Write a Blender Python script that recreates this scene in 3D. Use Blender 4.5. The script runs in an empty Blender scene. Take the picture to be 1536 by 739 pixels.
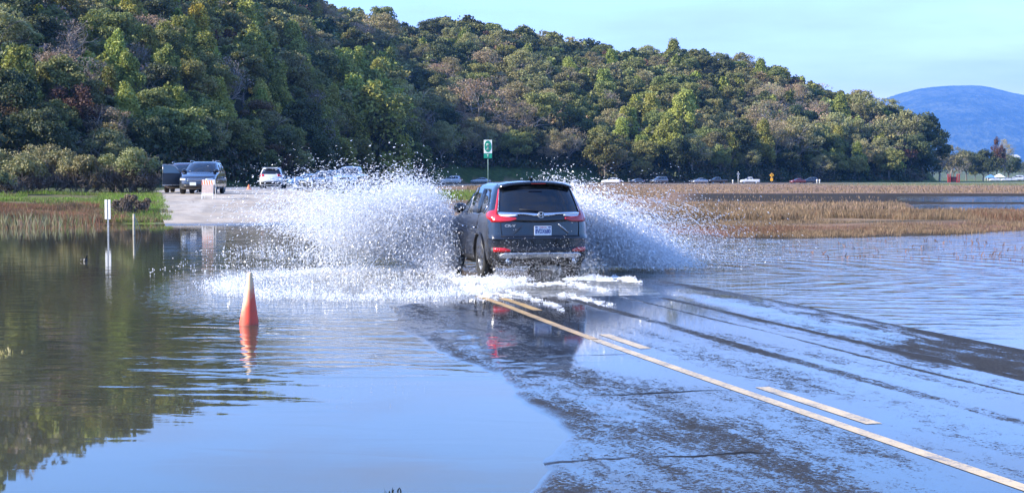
import bpy, bmesh, math, random
import numpy as np
from mathutils import Vector, Matrix
random.seed(7); RNG = np.random.default_rng(7)
R = math.radians
sc = bpy.context.scene
COL = sc.collection

# ------------------------------------------------------------ camera, sky, sun, exposure
FPX, HOR, CAMH = 2300.0, 266.0, 1.83          # focal length in photo pixels, horizon row, eye height
PITCH = math.atan((369.5 - HOR) / FPX)
cam_d = bpy.data.cameras.new('camera'); cam = bpy.data.objects.new('camera', cam_d); COL.objects.link(cam)
cam.location = (0, 0, CAMH); cam.rotation_euler = (math.pi/2 - PITCH, 0, 0)
cam_d.sensor_width = 36; cam_d.lens = 36 * FPX / 1536; cam_d.clip_start = .1; cam_d.clip_end = 60000
sc.camera = cam

SUN_EL, SUN_AZ = R(27), R(-104)                # azimuth measured clockwise from +Y (ahead): the sun is to the left
world = bpy.data.worlds.new('World'); sc.world = world; world.use_nodes = True
wn, wl = world.node_tree.nodes, world.node_tree.links
wn.clear()
w_out = wn.new('ShaderNodeOutputWorld'); w_bg = wn.new('ShaderNodeBackground'); w_bg.inputs[1].default_value = .118
sky = wn.new('ShaderNodeTexSky'); sky.sky_type = 'NISHITA'; sky.sun_disc = False
sky.sun_elevation = SUN_EL; sky.sun_rotation = SUN_AZ; sky.air_density = 1.0; sky.dust_density = .15; sky.ozone_density = 3.0
tc = wn.new('ShaderNodeTexCoord'); mp = wn.new('ShaderNodeMapping'); mp.inputs['Scale'].default_value = (2.2, 2.2, 14)
nz = wn.new('ShaderNodeTexNoise'); nz.inputs['Scale'].default_value = 2.4; nz.inputs['Detail'].default_value = 6; nz.inputs['Roughness'].default_value = .55
rp = wn.new('ShaderNodeValToRGB'); rp.color_ramp.elements[0].position = .44; rp.color_ramp.elements[1].position = .72
rp.color_ramp.elements[1].color = (.55, .55, .55, 1)
mx = wn.new('ShaderNodeMix'); mx.data_type = 'RGBA'; mx.inputs[7].default_value = (2.7, 2.75, 3.3, 1)
tint = wn.new('ShaderNodeMix'); tint.data_type = 'RGBA'; tint.blend_type = 'MULTIPLY'; tint.inputs[0].default_value = 1
zs = wn.new('ShaderNodeSeparateXYZ'); zr_ = wn.new('ShaderNodeMapRange'); zr_.inputs[1].default_value = .02; zr_.inputs[2].default_value = .20
tg = wn.new('ShaderNodeMix'); tg.data_type = 'RGBA'; tg.inputs[6].default_value = (1.22, .92, 1.36, 1); tg.inputs[7].default_value = (1.10, 1.36, 1.86, 1)
wl.new(tc.outputs['Generated'], zs.inputs[0]); wl.new(zs.outputs[2], zr_.inputs[0]); wl.new(zr_.outputs[0], tg.inputs[0]); wl.new(tg.outputs[2], tint.inputs[7])
wl.new(tc.outputs['Generated'], mp.inputs[0]); wl.new(mp.outputs[0], nz.inputs['Vector']); wl.new(nz.outputs[0], rp.inputs[0])
wl.new(sky.outputs[0], tint.inputs[6])
wl.new(rp.outputs[0], mx.inputs[0]); wl.new(tint.outputs[2], mx.inputs[6]); wl.new(mx.outputs[2], w_bg.inputs[0]); wl.new(w_bg.outputs[0], w_out.inputs[0])

sun_d = bpy.data.lights.new('sun', 'SUN'); sun_d.energy = 5.0; sun_d.angle = R(.5); sun_d.color = (1, .90, .74)
sun = bpy.data.objects.new('sun', sun_d); COL.objects.link(sun)
SUNV = Vector((math.sin(SUN_AZ)*math.cos(SUN_EL), math.cos(SUN_AZ)*math.cos(SUN_EL), math.sin(SUN_EL)))
sun.rotation_euler = SUNV.to_track_quat('Z', 'Y').to_euler(); sun.location = (-60, 0, 60)
vs = sc.view_settings; vs.view_transform = 'Standard'; vs.look = 'None'; vs.exposure = 1.45; vs.gamma = 1
sc.cycles.max_bounces = 10; sc.cycles.diffuse_bounces = 9; sc.cycles.glossy_bounces = 3; sc.cycles.transmission_bounces = 4
sc.cycles.volume_bounces = 0; sc.cycles.transparent_max_bounces = 12; sc.cycles.caustics_reflective = False; sc.cycles.caustics_refractive = False

# ------------------------------------------------------------ helpers
def ray(px, py):
    a, b = (px - 768) / FPX, (369.5 - py) / FPX
    return np.array([a, math.cos(PITCH) + b*math.sin(PITCH), -math.sin(PITCH) + b*math.cos(PITCH)])
def onz(px, py, z=0.):                        # photo pixel -> point on the level z
    d = ray(px, py); t = (z - CAMH) / d[2]; return Vector((d[0]*t, d[1]*t, z))
def atd(px, D): return (px - 768) / FPX * D    # photo column at distance D -> world X
def tag(o, label=None, cat=None, group=None, kind=None):
    if label: o['label'] = label
    if cat: o['category'] = cat
    if group: o['group'] = group
    if kind: o['kind'] = kind
    return o
def empty(name, loc=(0, 0, 0), rz=0, **k):
    o = bpy.data.objects.new(name, None); COL.objects.link(o); o.location = loc; o.rotation_euler = (0, 0, rz)
    o.empty_display_size = .2
    return tag(o, **k)
def link(name, me, mat=None, parent=None, **k):
    o = bpy.data.objects.new(name, me); COL.objects.link(o)
    if mat is not None and not me.materials:
        for m in (mat if isinstance(mat, (list, tuple)) else [mat]): me.materials.append(m)
    if parent: o.parent = parent
    return tag(o, **k)
def np_mesh(name, V, F, smooth=False, cols=None, mats=None):
    V = np.asarray(V, np.float32).reshape(-1, 3); F = np.asarray(F, np.int32); k = F.shape[1]; n = len(F)
    me = bpy.data.meshes.new(name); me.vertices.add(len(V)); me.vertices.foreach_set('co', V.ravel())
    me.loops.add(n*k); me.loops.foreach_set('vertex_index', F.ravel())
    me.polygons.add(n); me.polygons.foreach_set('loop_start', np.arange(0, n*k, k, dtype=np.int32))
    try: me.polygons.foreach_set('loop_total', np.full(n, k, np.int32))
    except Exception: pass
    if mats is not None: me.polygons.foreach_set('material_index', np.asarray(mats, np.int32))
    me.update(calc_edges=True)
    me.polygons.foreach_set('use_smooth', np.full(n, smooth, bool))
    if cols is not None:
        at = me.color_attributes.new('col', 'FLOAT_COLOR', 'POINT')
        c = np.ones((len(V), 4), np.float32); c[:, :3] = cols; at.data.foreach_set('color', c.ravel())
    me.validate(); return me
class MB:
    """collects simple solids; build() links them as one mesh object"""
    def __init__(s): s.v, s.f, s.sm = [], [], []
    def add(s, v, f, smooth=False):
        b = len(s.v); s.v += [tuple(p) for p in v]; s.f += [tuple(i+b for i in q) for q in f]; s.sm += [smooth]*len(f); return s
    def box(s, c, d, rot=None):
        c = Vector(c); q = []
        for i in (-.5, .5):
            for j in (-.5, .5):
                for k in (-.5, .5):
                    p = Vector((d[0]*i, d[1]*j, d[2]*k)); q.append(c + (rot @ p if rot else p))
        return s.add(q, [(0, 1, 3, 2), (4, 6, 7, 5), (0, 4, 5, 1), (2, 3, 7, 6), (0, 2, 6, 4), (1, 5, 7, 3)])
    def tube(s, pts, rad, n=8, cap=True):
        pts = [Vector(p) for p in pts]; rad = rad if isinstance(rad, (list, tuple)) else [rad]*len(pts); V = []; F = []
        for i, p in enumerate(pts):
            d = (pts[min(i+1, len(pts)-1)] - pts[max(i-1, 0)]).normalized()
            a = d.cross(Vector((0, 0, 1)) if abs(d.z) < .9 else Vector((1, 0, 0))).normalized(); b = d.cross(a)
            for k in range(n):
                t = 2*math.pi*k/n; V.append(p + (a*math.cos(t) + b*math.sin(t))*rad[i])
        for i in range(len(pts)-1):
            for k in range(n): F.append((i*n+k, i*n+(k+1) % n, (i+1)*n+(k+1) % n, (i+1)*n+k))
        if cap: F += [tuple(range(n))[::-1], tuple((len(pts)-1)*n+k for k in range(n))]
        return s.add(V, F, True)
    def lathe(s, prof, n=24, axis='z', c=(0, 0, 0)):
        V, F = [], []
        for r, h in prof:
            for k in range(n):
                t = 2*math.pi*k/n; a, b = r*math.cos(t), r*math.sin(t)
                V.append(Vector(c) + Vector((a, b, h) if axis == 'z' else ((h, a, b) if axis == 'x' else (a, h, b))))
        for i in range(len(prof)-1):
            for k in range(n): F.append((i*n+k, i*n+(k+1) % n, (i+1)*n+(k+1) % n, (i+1)*n+k))
        return s.add(V, F, True)
    def mesh(s, name):
        me = bpy.data.meshes.new(name); me.from_pydata(s.v, [], s.f); me.polygons.foreach_set('use_smooth', s.sm)
        bm = bmesh.new(); bm.from_mesh(me); bmesh.ops.recalc_face_normals(bm, faces=bm.faces); bm.to_mesh(me); bm.free(); return me
    def build(s, name, mat, parent=None, bevel=0, **k):
        o = link(name, s.mesh(name), mat, parent, **k)
        if bevel:
            m = o.modifiers.new('b', 'BEVEL'); m.width = bevel; m.segments = 2; m.limit_method = 'ANGLE'
        return o
def bake(o):                                   # replace an object's mesh by its modifier result
    dg = bpy.context.evaluated_depsgraph_get(); dg.update()
    me = bpy.data.meshes.new_from_object(o.evaluated_get(dg)); o.modifiers.clear(); o.data = me; return o
def text_mesh(s, size, depth=.002, bold=0., wid=None):
    cu = bpy.data.curves.new('t', 'FONT'); cu.body = s; cu.size = size; cu.extrude = depth; cu.offset = bold
    cu.align_x = 'CENTER'; cu.align_y = 'CENTER'; o = bpy.data.objects.new('t', cu); COL.objects.link(o)
    dg = bpy.context.evaluated_depsgraph_get(); dg.update(); me = bpy.data.meshes.new_from_object(o.evaluated_get(dg))
    bpy.data.objects.remove(o)
    if wid:
        xs = [v.co.x for v in me.vertices]; k = wid / (max(xs)-min(xs))
        for v in me.vertices: v.co.x *= k
    return me
def S(*names): pass

# ---- materials
class NT:
    def __init__(s, name):
        s.m = bpy.data.materials.new(name); s.m.use_nodes = True; s.t = s.m.node_tree; s.n = s.t.nodes; s.l = s.t.links
        s.p = s.n['Principled BSDF']; s.out = s.n['Material Output']
    def new(s, t, **k):
        o = s.n.new('ShaderNode' + t)
        for a, b in k.items(): setattr(o, a, b)
        return o
    def set(s, **k):
        for a, b in k.items():
            a = a.replace('_', ' ')
            for q in s.p.inputs:
                if q.name.lower() == a.lower():
                    q.default_value = (*b, 1) if isinstance(b, tuple) and len(b) == 3 else b
        return s
    def inp(s, node, key, val):
        q = node.inputs[key]
        if isinstance(val, bpy.types.NodeSocket): s.l.new(val, q)
        elif isinstance(val, tuple) and len(val) == 3 and q.type == 'RGBA': q.default_value = (*val, 1)
        else: q.default_value = val
    def coord(s, scale=(1, 1, 1), rz=0, kind='Object'):
        if kind == 'World': src = s.new('NewGeometry').outputs['Position']
        else: src = s.new('TexCoord').outputs[kind]
        m = s.new('Mapping'); m.inputs['Scale'].default_value = scale
        if rz:
            r = s.new('VectorRotate', rotation_type='Z_AXIS'); r.inputs['Angle'].default_value = rz; s.l.new(src, r.inputs['Vector']); src = r.outputs[0]
        s.l.new(src, m.inputs[0]); return m.outputs[0]
    def noise(s, vec, scale=5, detail=3, rough=.5, dist=0):
        n = s.new('TexNoise'); n.inputs['Scale'].default_value = scale; n.inputs['Detail'].default_value = detail
        n.inputs['Roughness'].default_value = rough; n.inputs['Distortion'].default_value = dist; s.l.new(vec, n.inputs['Vector']); return n.outputs['Fac']
    def ramp(s, f, a, b, lo=0., hi=1.):
        r = s.new('MapRange', interpolation_type='SMOOTHSTEP'); s.l.new(f, r.inputs[0]); r.inputs[1].default_value = a; r.inputs[2].default_value = b
        r.inputs[3].default_value = lo; r.inputs[4].default_value = hi; return r.outputs[0]
    def math(s, op, a, b=0., c=0.):
        m = s.new('Math', operation=op)
        for i, v in enumerate((a, b, c)): s.inp(m, i, v)
        return m.outputs[0]
    def mix(s, f, a, b, blend='MIX'):
        m = s.new('Mix', data_type='RGBA', blend_type=blend); s.inp(m, 0, f); s.inp(m, 6, a); s.inp(m, 7, b); return m.outputs[2]
    def bump(s, h, strength=.3, dist=.02, normal=None):
        b = s.new('Bump'); s.inp(b, 'Height', h); s.inp(b, 'Strength', strength); s.inp(b, 'Distance', dist)
        if normal: s.l.new(normal, b.inputs['Normal'])
        return b.outputs[0]
    def attr(s, name='col'):
        a = s.new('Attribute'); a.attribute_name = name; return a.outputs['Color']
MATS = {}
def plain(name, col, rough=.5, metal=0., coat=0., var=.12, scale=9, emis=None):
    if name in MATS: return MATS[name]
    t = NT(name); t.set(Roughness=rough, Metallic=metal); t.p.inputs['Coat Weight'].default_value = coat; t.p.inputs['Coat Roughness'].default_value = .04
    n = t.noise(t.coord(), scale, 5, .6)
    c = t.mix(t.ramp(n, .3, .7), tuple(x*(1-var) for x in col), tuple(min(1, x*(1+var)) for x in col))
    t.l.new(c, t.p.inputs['Base Color']); t.l.new(t.ramp(n, .3, .75, max(.02, rough*.8), min(1, rough*1.2)), t.p.inputs['Roughness'])
    MATS[name] = t.m; return t.m
def leafmat(name, use_attr=False, col=(.05, .07, .02), var=.45, trans=.3):
    t = NT(name)
    if use_attr: c = t.attr()
    else:
        oi = t.new('ObjectInfo'); hv = t.new('HueSaturation'); hv.inputs['Color'].default_value = (*col, 1)
        t.l.new(t.ramp(oi.outputs['Random'], 0, 1, .46, .535), hv.inputs['Hue'])
        v = t.math('FRACT', t.math('MULTIPLY', oi.outputs['Random'], 17.3)); t.l.new(t.ramp(v, 0, 1, 1-var, 1+var), hv.inputs['Value'])
        hv.inputs['Saturation'].default_value = 1.0; c = hv.outputs[0]
        n = t.noise(t.coord(), .9, 3, .6); c = t.mix(t.ramp(n, .35, .65), c, t.mix(.5, c, tuple(min(1, x*1.7+.01) for x in col)))
    t.set(Roughness=.6); t.l.new(c, t.p.inputs['Base Color']); t.p.inputs['Specular IOR Level'].default_value = .3
    tr = t.new('BsdfTranslucent'); t.l.new(t.mix(1., c, (1.1, 1.12, .6), 'MULTIPLY'), tr.inputs[0])
    m = t.new('MixShader'); m.inputs[0].default_value = trans; t.l.new(t.p.outputs[0], m.inputs[1]); t.l.new(tr.outputs[0], m.inputs[2]); t.l.new(m.outputs[0], t.out.inputs[0])
    return t.m
def vnoise(x, y, s, seed=0):                   # smooth value noise for numpy arrays
    x = np.asarray(x, float)/s + seed*17.13; y = np.asarray(y, float)/s + seed*7.7
    xi, yi = np.floor(x).astype(int), np.floor(y).astype(int); fx, fy = x-xi, y-yi; fx = fx*fx*(3-2*fx); fy = fy*fy*(3-2*fy)
    h = lambda a, b: (np.sin(a*127.1 + b*311.7 + seed*74.7)*43758.5453) % 1.
    return (h(xi, yi)*(1-fx) + h(xi+1, yi)*fx)*(1-fy) + (h(xi, yi+1)*(1-fx) + h(xi+1, yi+1)*fx)*fy
def fnoise(x, y, s, seed=0): return (vnoise(x, y, s, seed) + .5*vnoise(x, y, s/2.1, seed+1) + .25*vnoise(x, y, s/4.3, seed+2))/1.75
def sstep(a, b, x): t = np.clip((x-a)/(b-a), 0, 1); return t*t*(3-2*t)

# ------------------------------------------------------------ terrain
def shore(px): return np.interp(px, [-1500, 0, 100, 180, 240, 430, 640, 900, 1040, 1100, 1300, 1536, 3000], [56, 59, 60, 60, 59.5, 58.5, 56, 52, 49.5, 46.5, 48.5, 53, 60])
HB = ([-2500, -600, 0, 250, 450, 600, 700, 1000, 1400, 1600], [150, 140, 150, 172, 238, 335, 372, 402, 470, 480])
HR = ([-2500, -600, 0, 300, 540, 1000, 1330, 1400, 1600], [420, 400, 400, 440, 560, 570, 560, 540, 540])
HE = ([-2500, -900, -300, 0, 300, 450, 540, 620, 700, 760, 850, 930, 1000, 1060, 1150, 1240, 1330, 1375, 1385, 1600],
      [.20, .21, .20, .186, .141, .121, .107, .105, .109, .102, .0935, .086, .088, .083, .073, .0575, .050, .036, .0, .0])
TREEH = 9.5
def hill(x, y):
    x, y = np.asarray(x, float), np.asarray(y, float); ys = np.maximum(y, 1.); px = 768 + FPX*x/ys
    db, dr, e = np.interp(px, *HB), np.interp(px, *HR), np.interp(px, *HE)
    top = np.maximum(CAMH + e*dr - TREEH, 0)*(e > 0)
    t = (y-db)/(dr-db); z = np.where(t < 1, np.clip(t, 0, 1)**.88, np.clip(1-.25*(t-1), .3, 1))*top
    z = z + sstep(0, .3, t)*top*.07*(fnoise(x, y, 60, 3)-.5)*2
    spur = 9*(1-sstep(-640, -130, px))*sstep(92, 128, y)*(1-sstep(330, 420, y))*(.85+.3*fnoise(x, y, 50, 77))
    return np.maximum(z, np.minimum(z+spur, 92))*(y > 50)
def ground0(x, y):
    x, y = np.asarray(x, float), np.asarray(y, float); px = 768 + FPX*x/np.maximum(y, 1.); s = shore(px) + 7*(fnoise(x, y*0+9, 14, 15)-.5)*sstep(900, 1150, px) + 2.2*(fnoise(x, y*0+3, 5, 5)-.5) + 1.5*(fnoise(x, y, 3, 9)-.5)
    d = y - s
    zl = np.interp(d, [-14, 0, 3, 12, 27, 70, 140, 300], [-.5, 0, .16, .5, .87, .85, .6, .3])
    zr = np.interp(d, [-14, 0, 4, 10, 20, 60, 290], [-.5, 0, .10, .16, .18, .2, .3])
    ch = sstep(110, 116, y+6*fnoise(x, y, 12, 2)) * (1-sstep(150, 158, y+8*fnoise(x, y, 15, 4))) * sstep(1000, 1060, px)
    pond = sstep(76, 80, y) * (1-sstep(104, 108, y)) * sstep(1370, 1400, px+30*fnoise(x, y, 6, 8))
    zr = zr - (.13 + .37*sstep(1340, 1400, px+20*fnoise(x, y, 10, 7)))*ch*(zr > .05) - .45*pond*(zr > .05)
    w = sstep(640, 980, px)
    z = zl*(1-w) + zr*w + .10*(fnoise(x, y, 9, 1)-.5)*sstep(0, 6, d)*(y < 900)
    return np.where(y < 20, -.5, z)
# road centre (the solid centre line) in plan
ROADP = np.array([(8.6, -12), (5.5, -.5), (2.995, 8.97), (.95, 17.1), (-.66, 24.2), (-3.3, 34.5), (-6.6, 47.5), (-10, 61), (-13, 73), (-16.2, 86), (-19.5, 100), (-22.3, 115), (-24, 130), (-24.5, 146),
                  (-23, 165), (-20, 190), (-15.5, 222), (-8, 258), (5, 296), (25, 327), (55, 352), (95, 378), (140, 408), (200, 455), (300, 540), (420, 640)], float)
def catmull(P, n=14):
    out = []
    for i in range(len(P)-1):
        p0, p1, p2, p3 = P[max(i-1, 0)], P[i], P[i+1], P[min(i+2, len(P)-1)]
        for k in range(n):
            t = k/n; out.append(.5*((2*p1) + (-p0+p2)*t + (2*p0-5*p1+4*p2-p3)*t*t + (-p0+3*p1-3*p2+p3)*t**3))
    out.append(P[-1]); return np.array(out)
RC = catmull(ROADP); RT = np.gradient(RC, axis=0); RT /= np.linalg.norm(RT, axis=1)[:, None]; RN = np.stack([RT[:, 1], -RT[:, 0]], 1)   # RN points right
RL = np.concatenate([[0], np.cumsum(np.linalg.norm(np.diff(RC, axis=0), axis=1))])
def road_z(s_y, t, x, y):
    """road level: wet film level near the camera, dips under the flood, climbs the ramp, then follows the land"""
    base = np.interp(s_y, [-12, 10, 22, 27, 34, 50, 56, 60, 74, 86, 130, 200, 300, 400, 640], [.012, .012, .010, -.03, -.14, -.16, -.08, .05, .56, .90, .92, .72, .46, .40, .40])
    near = 1-sstep(26, 34, s_y)
    lo = np.interp(s_y, [6, 8.9, 9.9, 11, 12.6, 14.3, 17, 20, 24], [-4.0, -3.0, -2.4, -2.0, -1.72, -1.6, -1.7, -1.7, -1.0]) + .25*(fnoise(x, y, 1.2, 11)-.5)*2     # where the left lane goes under water
    cross = -.10*sstep(0, 1.6, lo-t) - .004*sstep(-.5, .5, lo-t)*1.5 + .028*sstep(3.0, 3.7, t+.35*fnoise(x, y, 1.5, 12))*(1-sstep(4.0, 4.6, t)) - .14*sstep(3.9, 4.7, t)
    cross = cross + .009*(fnoise(x*1.0, y*.55, .16, 13)-.5)*(1-sstep(.0, 1.0, np.abs(t-lo-.15)))
    return base + near*cross - .02*(1-near)*np.abs(t)/4
def hit_road(x, y):                            # near road only
    i = np.argmin(np.abs(RC[:, 1]-y)); t = (x-RC[i, 0])*RN[i, 0] + (y-RC[i, 1])*RN[i, 1]; return float(road_z(np.array(y), np.array(t), np.array(x), np.array(y)))
# grid
def geo(a, b, d0, g): 
    o = [a]; d = d0
    while o[-1] < b: o.append(o[-1]+d); d *= g
    return o
gx = np.array(sorted(set([round(-v, 3) for v in geo(34, 3200, 1.2, 1.05)] + list(np.round(np.arange(-34, 34.01, .7), 3)) + [round(v, 3) for v in geo(34, 3200, 1.2, 1.05)])))
gy = np.array(list(np.arange(-40, 40, 4.)) + list(np.arange(40, 92, .5)) + list(np.arange(92, 168, 1.5)) + list(np.arange(168, 640, 5.)) + geo(640, 17000, 8, 1.08))
GX, GY = np.meshgrid(gx, gy); 
Z0 = ground0(GX, GY); PXG = 768 + FPX*GX/np.maximum(GY, 1)
# lower the land a little under the carriageway so the road sheet lies on top
def road_near(x, y):
    sh = x.shape; p = np.stack([x.ravel(), y.ravel()], 1); best = np.full(len(p), 1e9); tt = np.zeros(len(p)); sy = np.zeros(len(p))
    m = (np.abs(p[:, 0]) < 450) & (p[:, 1] < 660) & (p[:, 1] > 20); idx = np.where(m)[0]
    for a in range(0, len(idx), 4000):
        q = idx[a:a+4000]; d = ((p[q, None, :]-RC[None, ::2])**2).sum(2); j = d.argmin(1); best[q] = np.sqrt(d.min(1)); r = RC[::2][j]; nn = RN[::2][j]
        tt[q] = ((p[q]-r)*nn).sum(1); sy[q] = r[:, 1]
    return best.reshape(sh), tt.reshape(sh), sy.reshape(sh)
RD, RTT, RSY = road_near(GX, GY)
rz = road_z(RSY, np.clip(RTT, -4, 4), GX, GY)
wr = 1-sstep(5.2, 9.5, RD)
Zg = Z0*(1-wr) + (rz-.09)*wr
Zg = Zg + hill(GX, GY)
# far rolling fields to the right
Zg += 14*sstep(900, 2200, GY)*sstep(1250, 1500, PXG)*(.4+fnoise(GX, GY, 500, 6))
nx, ny = len(gx), len(gy)
idx = np.arange(nx*ny).reshape(ny, nx)
F = np.stack([idx[:-1, :-1], idx[:-1, 1:], idx[1:, 1:], idx[1:, :-1]], -1).reshape(-1, 4)
D_sh = GY - shore(PXG)
c_mud = np.array([.045, .036, .024]); c_red = np.array([.17, .085, .055]); c_tan = np.array([.26, .18, .11]); c_pink = np.array([.24, .155, .105])
c_green = np.array([.12, .20, .025]); c_dull = np.array([.085, .10, .035]); c_gravel = np.array([.27, .235, .19]); c_wood = np.array([.045, .045, .022])
C = np.zeros(GX.shape+(3,))
def put(mask, col):
    global C
    m = np.clip(mask, 0, 1)[..., None]; C = C*(1-m) + np.array(col)*m
put(np.ones_like(GX), c_mud)
L_ = 1-sstep(600, 760, PXG); nA = fnoise(GX, GY, 4, 21); nB = fnoise(GX, GY, 14, 22)
put(L_*sstep(-2, 0, D_sh), c_red*.9); put(L_*sstep(7, 12, D_sh+5*(nA-.5)), c_dull*.6+c_tan*.35); put(L_*sstep(20, 30, D_sh), c_dull*.8)
gl = sstep(150, 185, PXG+40*(nA-.5))*(1-sstep(262, 285, PXG)); put(gl*sstep(-1, 2, D_sh)*(1-sstep(30, 45, D_sh)), c_green)
put(sstep(625, 640, PXG)*(1-sstep(700, 760, PXG))*sstep(70, 76, GY)*(1-sstep(100, 112, GY)), c_green)
R_ = 1-L_
put(R_*sstep(-1, 1, D_sh), c_red); put(R_*sstep(3, 9, D_sh), c_tan*.8); put(R_*sstep(.50,.66,nA)*sstep(0,5,D_sh), c_mud*1.6); put(R_*sstep(60, 110, GY), c_pink*(.9)); put(R_*sstep(150, 200, GY)*sstep(.45, .62, nB), c_tan*.9)
put(R_*sstep(270, 330, GY)*sstep(1150, 1350, PXG), c_dull*1.5)
put(R_*sstep(96, 106, GY+6*(nA-.5))*(1-sstep(152, 158, GY))*sstep(1000, 1060, PXG)*(Zg < .35), c_mud*.7)
put((1-sstep(6.3, 8.8, RD+1.5*(nA-.5)))*sstep(-4.3, -3.7, RTT) , c_gravel)
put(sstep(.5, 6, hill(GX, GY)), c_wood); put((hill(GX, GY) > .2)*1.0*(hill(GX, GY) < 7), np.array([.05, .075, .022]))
put(sstep(700, 1100, GY)*(1-sstep(3, 15, hill(GX, GY))), np.array([.10, .12, .05]))
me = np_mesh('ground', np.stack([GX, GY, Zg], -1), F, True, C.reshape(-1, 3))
t = NT('ground_soil'); v = t.coord(kind='World'); n1 = t.noise(v, .9, 6, .65); n2 = t.noise(v, 6, 5, .7)
c = t.mix(t.ramp(n1, .3, .7), t.mix(1., t.attr(), (.62, .60, .58), 'MULTIPLY'), t.mix(1., t.attr(), (1.3, 1.28, 1.2), 'MULTIPLY'))
c = t.mix(t.ramp(n2, .55, .75, 0, .5), c, t.mix(1., c, (.45, .42, .40), 'MULTIPLY'))
t.l.new(c, t.p.inputs['Base Color']); t.set(Roughness=.95); t.p.inputs['Specular IOR Level'].default_value = .15
t.l.new(t.bump(n2, .7, .12), t.p.inputs['Normal'])
link('ground', me, t.m, kind='structure')
from bisect import bisect
def gz(x, y):                                  # ground height by bilinear lookup
    x, y = np.atleast_1d(x).astype(float), np.atleast_1d(y).astype(float)
    i = np.clip(np.searchsorted(gx, x)-1, 0, nx-2); j = np.clip(np.searchsorted(gy, y)-1, 0, ny-2)
    fx = np.clip((x-gx[i])/(gx[i+1]-gx[i]), 0, 1); fy = np.clip((y-gy[j])/(gy[j+1]-gy[j]), 0, 1)
    return (Zg[j, i]*(1-fx)+Zg[j, i+1]*fx)*(1-fy) + (Zg[j+1, i]*(1-fx)+Zg[j+1, i+1]*fx)*fy
def near_rz(x, y):
    b, tt, sy = road_near(np.atleast_2d(float(x)), np.atleast_2d(float(y)))
    if b[0, 0] < 4.4: return float(road_z(sy, tt, np.atleast_2d(float(x)), np.atleast_2d(float(y)))[0, 0])
    return float(gz(x, y)[0])

# ------------------------------------------------------------ road: near (flooded) part and the ramp and far road
def strip(name, i0, i1, ts, mat, dz=0., sub=1, **k):
    s0 = np.arange(i0, i1, 1.0/sub); ii = np.arange(len(RC))
    cx, cy = np.interp(s0, ii, RC[:, 0]), np.interp(s0, ii, RC[:, 1]); tx, ty = np.interp(s0, ii, RN[:, 0]), np.interp(s0, ii, RN[:, 1])
    T = np.array(ts)[None, :]; X = cx[:, None] + tx[:, None]*T; Y = cy[:, None] + ty[:, None]*T
    Z = road_z(np.repeat(cy[:, None], len(ts), 1), np.repeat(T, len(s0), 0), X, Y) + dz
    a = np.arange(X.size).reshape(X.shape); Fq = np.stack([a[:-1, :-1], a[:-1, 1:], a[1:, 1:], a[1:, :-1]], -1).reshape(-1, 4)
    me = np_mesh(name, np.stack([X, Y, Z], -1), Fq, True)
    return link(name, me, mat, **k)
YI = lambda y: float(np.interp(y, RC[:, 1], np.arange(len(RC))))
RANG = math.atan2(.245, 1)                     # road heading to the left of straight ahead
# wet asphalt
t = NT('wet_asphalt'); v = t.coord((1, 1, 1), -RANG, 'World')
vs_ = t.coord((1, .16, 1), -RANG, 'World')     # streaks along the road
streak = t.noise(vs_, 1.5, 6, .62, .3); fine = t.noise(v, 42, 4, .75); med = t.noise(t.coord((1, .45, 1), -RANG, 'World'), 9, 5, .7)
sep = t.new('SeparateXYZ'); rr = t.new('VectorRotate', rotation_type='Z_AXIS'); rr.inputs['Angle'].default_value = -RANG
t.l.new(t.new('NewGeometry').outputs['Position'], rr.inputs['Vector']); t.l.new(rr.outputs[0], sep.inputs[0]); lat = sep.outputs[0]; lon = sep.outputs[1]
# lateral position (metres right of the centre line is about lat-5.25): dry band at the right edge, rough left half-lane, wheel tracks
lw = t.math('ADD', lat, t.math('MULTIPLY', t.math('SUBTRACT', t.noise(v, .55, 4, .6), .5), .9))
edge = t.math('MAXIMUM', t.math('MULTIPLY', t.ramp(t.math('SUBTRACT', lw, t.ramp(lon, 12, 21, 7.4, 8.45)), -.3, .5), t.ramp(t.noise(t.coord((1, .3, 1), -RANG, 'World'), 2.2, 4, .6), .44, .60, .1, 1)), t.ramp(lw, 8.6, 8.9, 0, .8)); leftrough = t.math('SUBTRACT', 1., t.ramp(lw, 3.9, 4.6)); 
def band(c_, w): return t.math('SUBTRACT', 1., t.ramp(t.math('ABSOLUTE', t.math('SUBTRACT', t.math('ADD', lat, t.math('MULTIPLY', t.math('SUBTRACT', streak, .5), .25)), c_)), w*.4, w))
trk = t.math('MAXIMUM', band(6.35, .13), t.math('MAXIMUM', band(7.75, .10), band(7.2, .05)))
lonr = t.math('MULTIPLY', t.math('SUBTRACT', 1., t.ramp(lon, 13, 18)), t.ramp(lw, 7.3, 8.1))
dryf = t.math('ADD', t.math('MULTIPLY', leftrough, .085), t.math('ADD', t.math('MULTIPLY', edge, .15), t.math('ADD', t.math('MULTIPLY', trk, .13), t.math('MULTIPLY', lonr, .11))))
val = t.math('ADD', t.math('ADD', t.math('MULTIPLY', streak, .50), t.math('ADD', t.math('MULTIPLY', med, .32), t.math('MULTIPLY', fine, .62))), dryf)
dry = t.ramp(val, .785, .87); zsep = t.new('SeparateXYZ'); t.l.new(t.new('NewGeometry').outputs['Position'], zsep.inputs[0]); dry = t.math('MULTIPLY', dry, t.ramp(zsep.outputs[2], .0005, .0085))
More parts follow.
